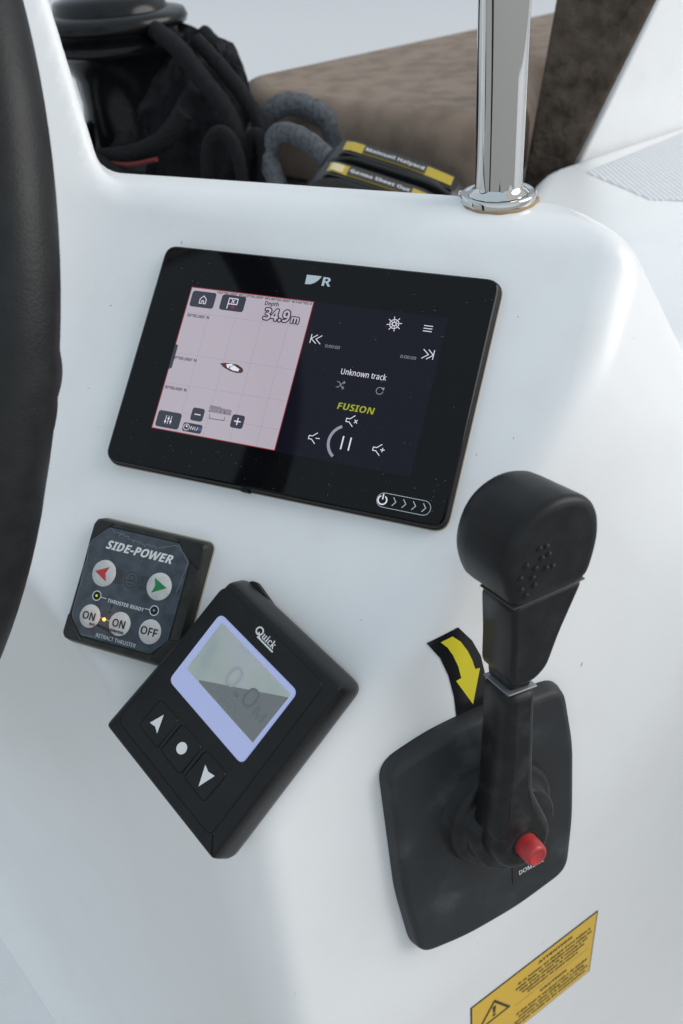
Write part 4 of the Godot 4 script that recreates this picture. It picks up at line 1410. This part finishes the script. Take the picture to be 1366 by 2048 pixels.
func make_cushions() -> void:
	var flat := Basis(Vector3(1, 0, 0), Vector3(0, 0, -1), Vector3(0, 1, 0))
	var o := v(-0.05, -0.110, -0.75)
	var plan := rounded(PackedVector2Array([Vector2(0.082, -0.34), Vector2(0.080, -0.20), Vector2(0.062, -0.09), Vector2(0.25, 0.04), Vector2(0.3, 0.45), Vector2(0.10, 0.455), Vector2(-0.262, -0.205), Vector2(-0.20, -0.285), Vector2(0.02, -0.35)]), 0.03, 6)
	var t := thing("sun_cushion", "brown suede cushion lying flat behind the ledge and post", "cushion", Transform3D(flat, o))
	part("cover", pillow(plan, 0.082, 0.028, 0.0), M.suede, t)
	# upright bolster
	t = thing("upright_cushion", "dark brown rough pile cushion standing upright right of the post", "cushion", Transform3D(Basis(), v(0.07, -0.116, -0.50)))
	part("cover", loft(rounded(PackedVector2Array([Vector2(0.000, 0.0), Vector2(0.012, 0.036), Vector2(0.090, 0.246), Vector2(-0.016, 0.246), Vector2(-0.038, 0.0)]), 0.006, 4), bevel(-0.012, 0.012, 0.004, 3, 0.004)), M.pile, t)


func make_surroundings() -> void:
	# white deck below the opening, side of the deckhouse beyond, slanted coaming on the right
	var flat := Basis(Vector3(1, 0, 0), Vector3(0, 0, -1), Vector3(0, 1, 0))
	structure("deck", loft(rounded(PackedVector2Array([Vector2(1.4, -0.75), Vector2(1.4, 2.6), Vector2(-2.6, 2.6), Vector2(-2.6, -0.75)]), 0.02, 3), [Vector2(0, -0.04), Vector2(0, 0)]), M.house, Transform3D(flat, v(0, -0.116, -0.89)), "white deck behind the console")
	var house := thing("deckhouse_side", "pale grey white deckhouse side beyond the cushion", "deckhouse", Transform3D(Basis(), v(-0.6, -0.115, -3.3)))
	part("wall", loft(box2(4.4, 1.5, 0.06), bevel(-0.05, 0.05, 0.03)).moved(Transform3D(Basis(Vector3(1, 0, 0), -0.3), Vector3(0, 0.70, 0))), M.house, house)
	var x := Vector3(0.56, 0.0, -0.83).normalized()
	var up := Vector3(-0.065, 1.0, -0.04)
	up = (up - x * up.dot(x)).normalized()
	var t := thing("coaming_panel", "white slanted coaming panel at the top right behind the side deck", "coaming", Transform3D(Basis(x, up, x.cross(up)), v(0.0831, -0.10, -0.5031)))
	part("panel", loft(rounded(PackedVector2Array([Vector2(0.6, 0.0), Vector2(0.6, 0.23), Vector2(0.162, 0.23), Vector2(-0.006, 0.0)]), 0.006, 4), bevel(-0.007, 0.0, 0.003, 3, 0.003)), M.gelcoat, t)


func make_console() -> void:
	var o := MeshInstance3D.new()
	o.name = "helm_console"
	o.mesh = console_shape()
	o.material_override = M.gelcoat
	o.transform = Transform3D(PANEL, Vector3.ZERO)
	add_child(o, true)
	tag(o, "white moulded helm console with a tilted instrument panel and rounded edges", "console")
	# raised dots of the nonskid on the side deck
	var dot := lathe([Vector2(0.0017, -0.0002), Vector2(0.0016, 0.0006), Vector2(0.0011, 0.0012), Vector2(0, 0.0014)], 8).mesh()
	var area := PackedVector2Array([Vector2(0.0955, 0.4485), Vector2(0.1723, 0.6027), Vector2(0.30, 0.68), Vector2(0.30, 0.388), Vector2(0.184, 0.3861), Vector2(0.158, 0.3841)])
	var sheet := Shape.new()
	var ix := Geometry2D.triangulate_polygon(area)
	var flat := func(q: Vector2) -> Vector3: return PANEL.inverse() * (v(q.x, -0.08, -q.y) + Vector3(0, 0.0003, 0))
	for n in range(0, ix.size(), 3):
		sheet.tri(flat.call(area[ix[n]]), flat.call(area[ix[n + 1]]), flat.call(area[ix[n + 2]]), UPP, UPP, UPP)
	part("nonskid_patch", sheet, M.patch, o)
	var at := []
	var k := 0
	var y := 0.38
	while y < 0.68:
		var px := 0.09 + (0.0025 if k % 2 else 0.0)
		while px < 0.30:
			var q := Vector2(px, y)
			if Geometry2D.is_point_in_polygon(q, area):
				var p := settle(PANEL.inverse() * v(px, -0.08, -y), 0.0)
				var n := console_normal(p)
				if n.dot(UPP) > 0.98:
					at.append(Transform3D(Basis(Vector3.RIGHT, UPP.cross(Vector3.RIGHT), UPP), p))
			px += 0.0050
		y += 0.0050
		k += 1
	scatter("nonskid_dots", dot, at, M.dots, o)
	at = []
	var qx := Vector3(0.72, -0.66, 0).normalized()
	qx = (qx - nQ * qx.dot(nQ)).normalized()
	var qy := nQ.cross(qx)
	qx = (Vector3(-0.2669, -0.6098, -0.4356) - Vector3(-0.3527, -0.5495, -0.4243)).normalized()
	qy = nQ.cross(qx)
	for i in 60:
		for j in 26:
			var p := Vector3(-0.3527, -0.5495, -0.4243) + qx * (i * 0.0044 - 0.06 + (0.0022 if j % 2 else 0.0)) - qy * (j * 0.0038)
			p = settle(p, 0.0)
			if console_normal(p).dot(nQ) > 0.97:
				at.append(Transform3D(Basis(qx, qy, nQ), p))
	scatter("nonskid_dots", dot, at, M.dots, o)
	var f := Shape.new()
	for n in 46:
		var p := Vector3(rng.randf_range(-0.15, 0.2), rng.randf_range(-0.42, 0.09), 0.0)
		for it in 14:
			p.z -= console(p) * 0.9
		p = settle(p, 0.00012)
		var nn := console_normal(p)
		var u := nn.cross(Vector3(0.3, 0.8, 0.2)).normalized().rotated(nn, rng.randf() * TAU)
		var w := nn.cross(u)
		var r := 0.00016 + 0.0003 * pow(rng.randf(), 3.0)
		var l := r * rng.randf_range(0.8, 4.0)
		f.quad(p - u * l - w * r * 0.6, p + u * l * 0.7 - w * r, p + u * l + w * r * 0.5, p - u * l * 0.6 + w * r, nn, nn, nn, nn)
	part("scuff_specks", f, M.scuff, o).set_meta("kind", "stuff")


func scatter(called: String, m: Mesh, at: Array, mt: Material, parent: Node) -> void:
	var mm := MultiMesh.new()
	mm.transform_format = MultiMesh.TRANSFORM_3D
	mm.mesh = m
	mm.instance_count = at.size()
	for i in at.size():
		mm.set_instance_transform(i, at[i])
	var o := MultiMeshInstance3D.new()
	o.name = numbered(called, parent)
	o.multimesh = mm
	o.material_override = mt
	o.set_meta("kind", "stuff")
	parent.add_child(o, true)


func _ready() -> void:
	rng.seed = 7
	TX = (TX - TN * TX.dot(TN)).normalized()
	TY = TN.cross(TX)
	FX = (FX - FN * FX.dot(FN)).normalized()
	FY = FN.cross(FX)
	dE = TN.dot(Vector3(0.0385, -0.2558, SKIN))
	dF = FN.dot(FO)
	var h := Vector3(-0.855, 0.0, -0.519).normalized()
	nH = PANEL.inverse() * h
	dH = h.dot(v(0.0537, -0.08, -0.4396))
	# camera
	var cam := Camera3D.new()
	cam.name = "camera"
	var cx := Vector3(0.93162441, 0.24137684, 0.27168582)
	var ahead := Vector3(-0.3082, 0.1283, -0.9426).normalized()
	var top := Vector3(-0.1927, 0.9619, 0.1940)
	top = (top - ahead * top.dot(ahead)).normalized()
	cx = ahead.cross(top)
	cam.transform = Transform3D(PANEL * Basis(cx, top, -ahead), PANEL * Vector3(0.1756, -0.1230, 0.3940))
	cam.fov = 64.87
	var lens := CameraAttributesPhysical.new()
	lens.frustum_focal_length = 27.54
	lens.frustum_focus_distance = 0.43
	lens.exposure_aperture = 8.5
	lens.frustum_near = 0.02
	lens.frustum_far = 60.0
	cam.attributes = lens
	cam.fov = 64.87
	cam.near = 0.02
	cam.far = 60.0
	add_child(cam)
	cam.current = true
	# sky and sun
	var sky := ProceduralSkyMaterial.new()
	sky.sky_top_color = Color(0.655, 0.71, 0.748)
	sky.sky_horizon_color = Color(0.75, 0.78, 0.80)
	sky.sky_curve = 0.25
	sky.ground_horizon_color = Color(0.60, 0.61, 0.61)
	sky.ground_bottom_color = Color(0.52, 0.525, 0.525)
	sky.ground_curve = 0.2
	var env := Environment.new()
	env.background_mode = Environment.BG_SKY
	env.sky = Sky.new()
	env.sky.sky_material = sky
	env.tonemap_mode = Environment.TONE_MAPPER_LINEAR
	env.tonemap_exposure = EXPOSURE
	env.sdfgi_enabled = true
	env.ssao_enabled = true
	env.ssil_enabled = true
	var we := WorldEnvironment.new()
	we.name = "sky"
	we.environment = env
	add_child(we)
	var sun := DirectionalLight3D.new()
	sun.name = "sun"
	sun.light_color = Color(0.99, 0.985, 0.98)
	sun.light_energy = 0.44
	sun.light_angular_distance = 45.0
	sun.shadow_enabled = true
	add_child(sun)
	sun.look_at_from_position(Vector3.ZERO, -Vector3(0.8, 0.5, -0.33).normalized())
	make_materials()
	make_console()
	make_surroundings()
	make_plotter()
	make_thruster()
	make_counter()
	make_throttle()
	make_stickers()
	make_post()
	make_wheel()
	make_winch()
	make_canvas()
	make_ropes()
	make_clutches()
	make_cushions()
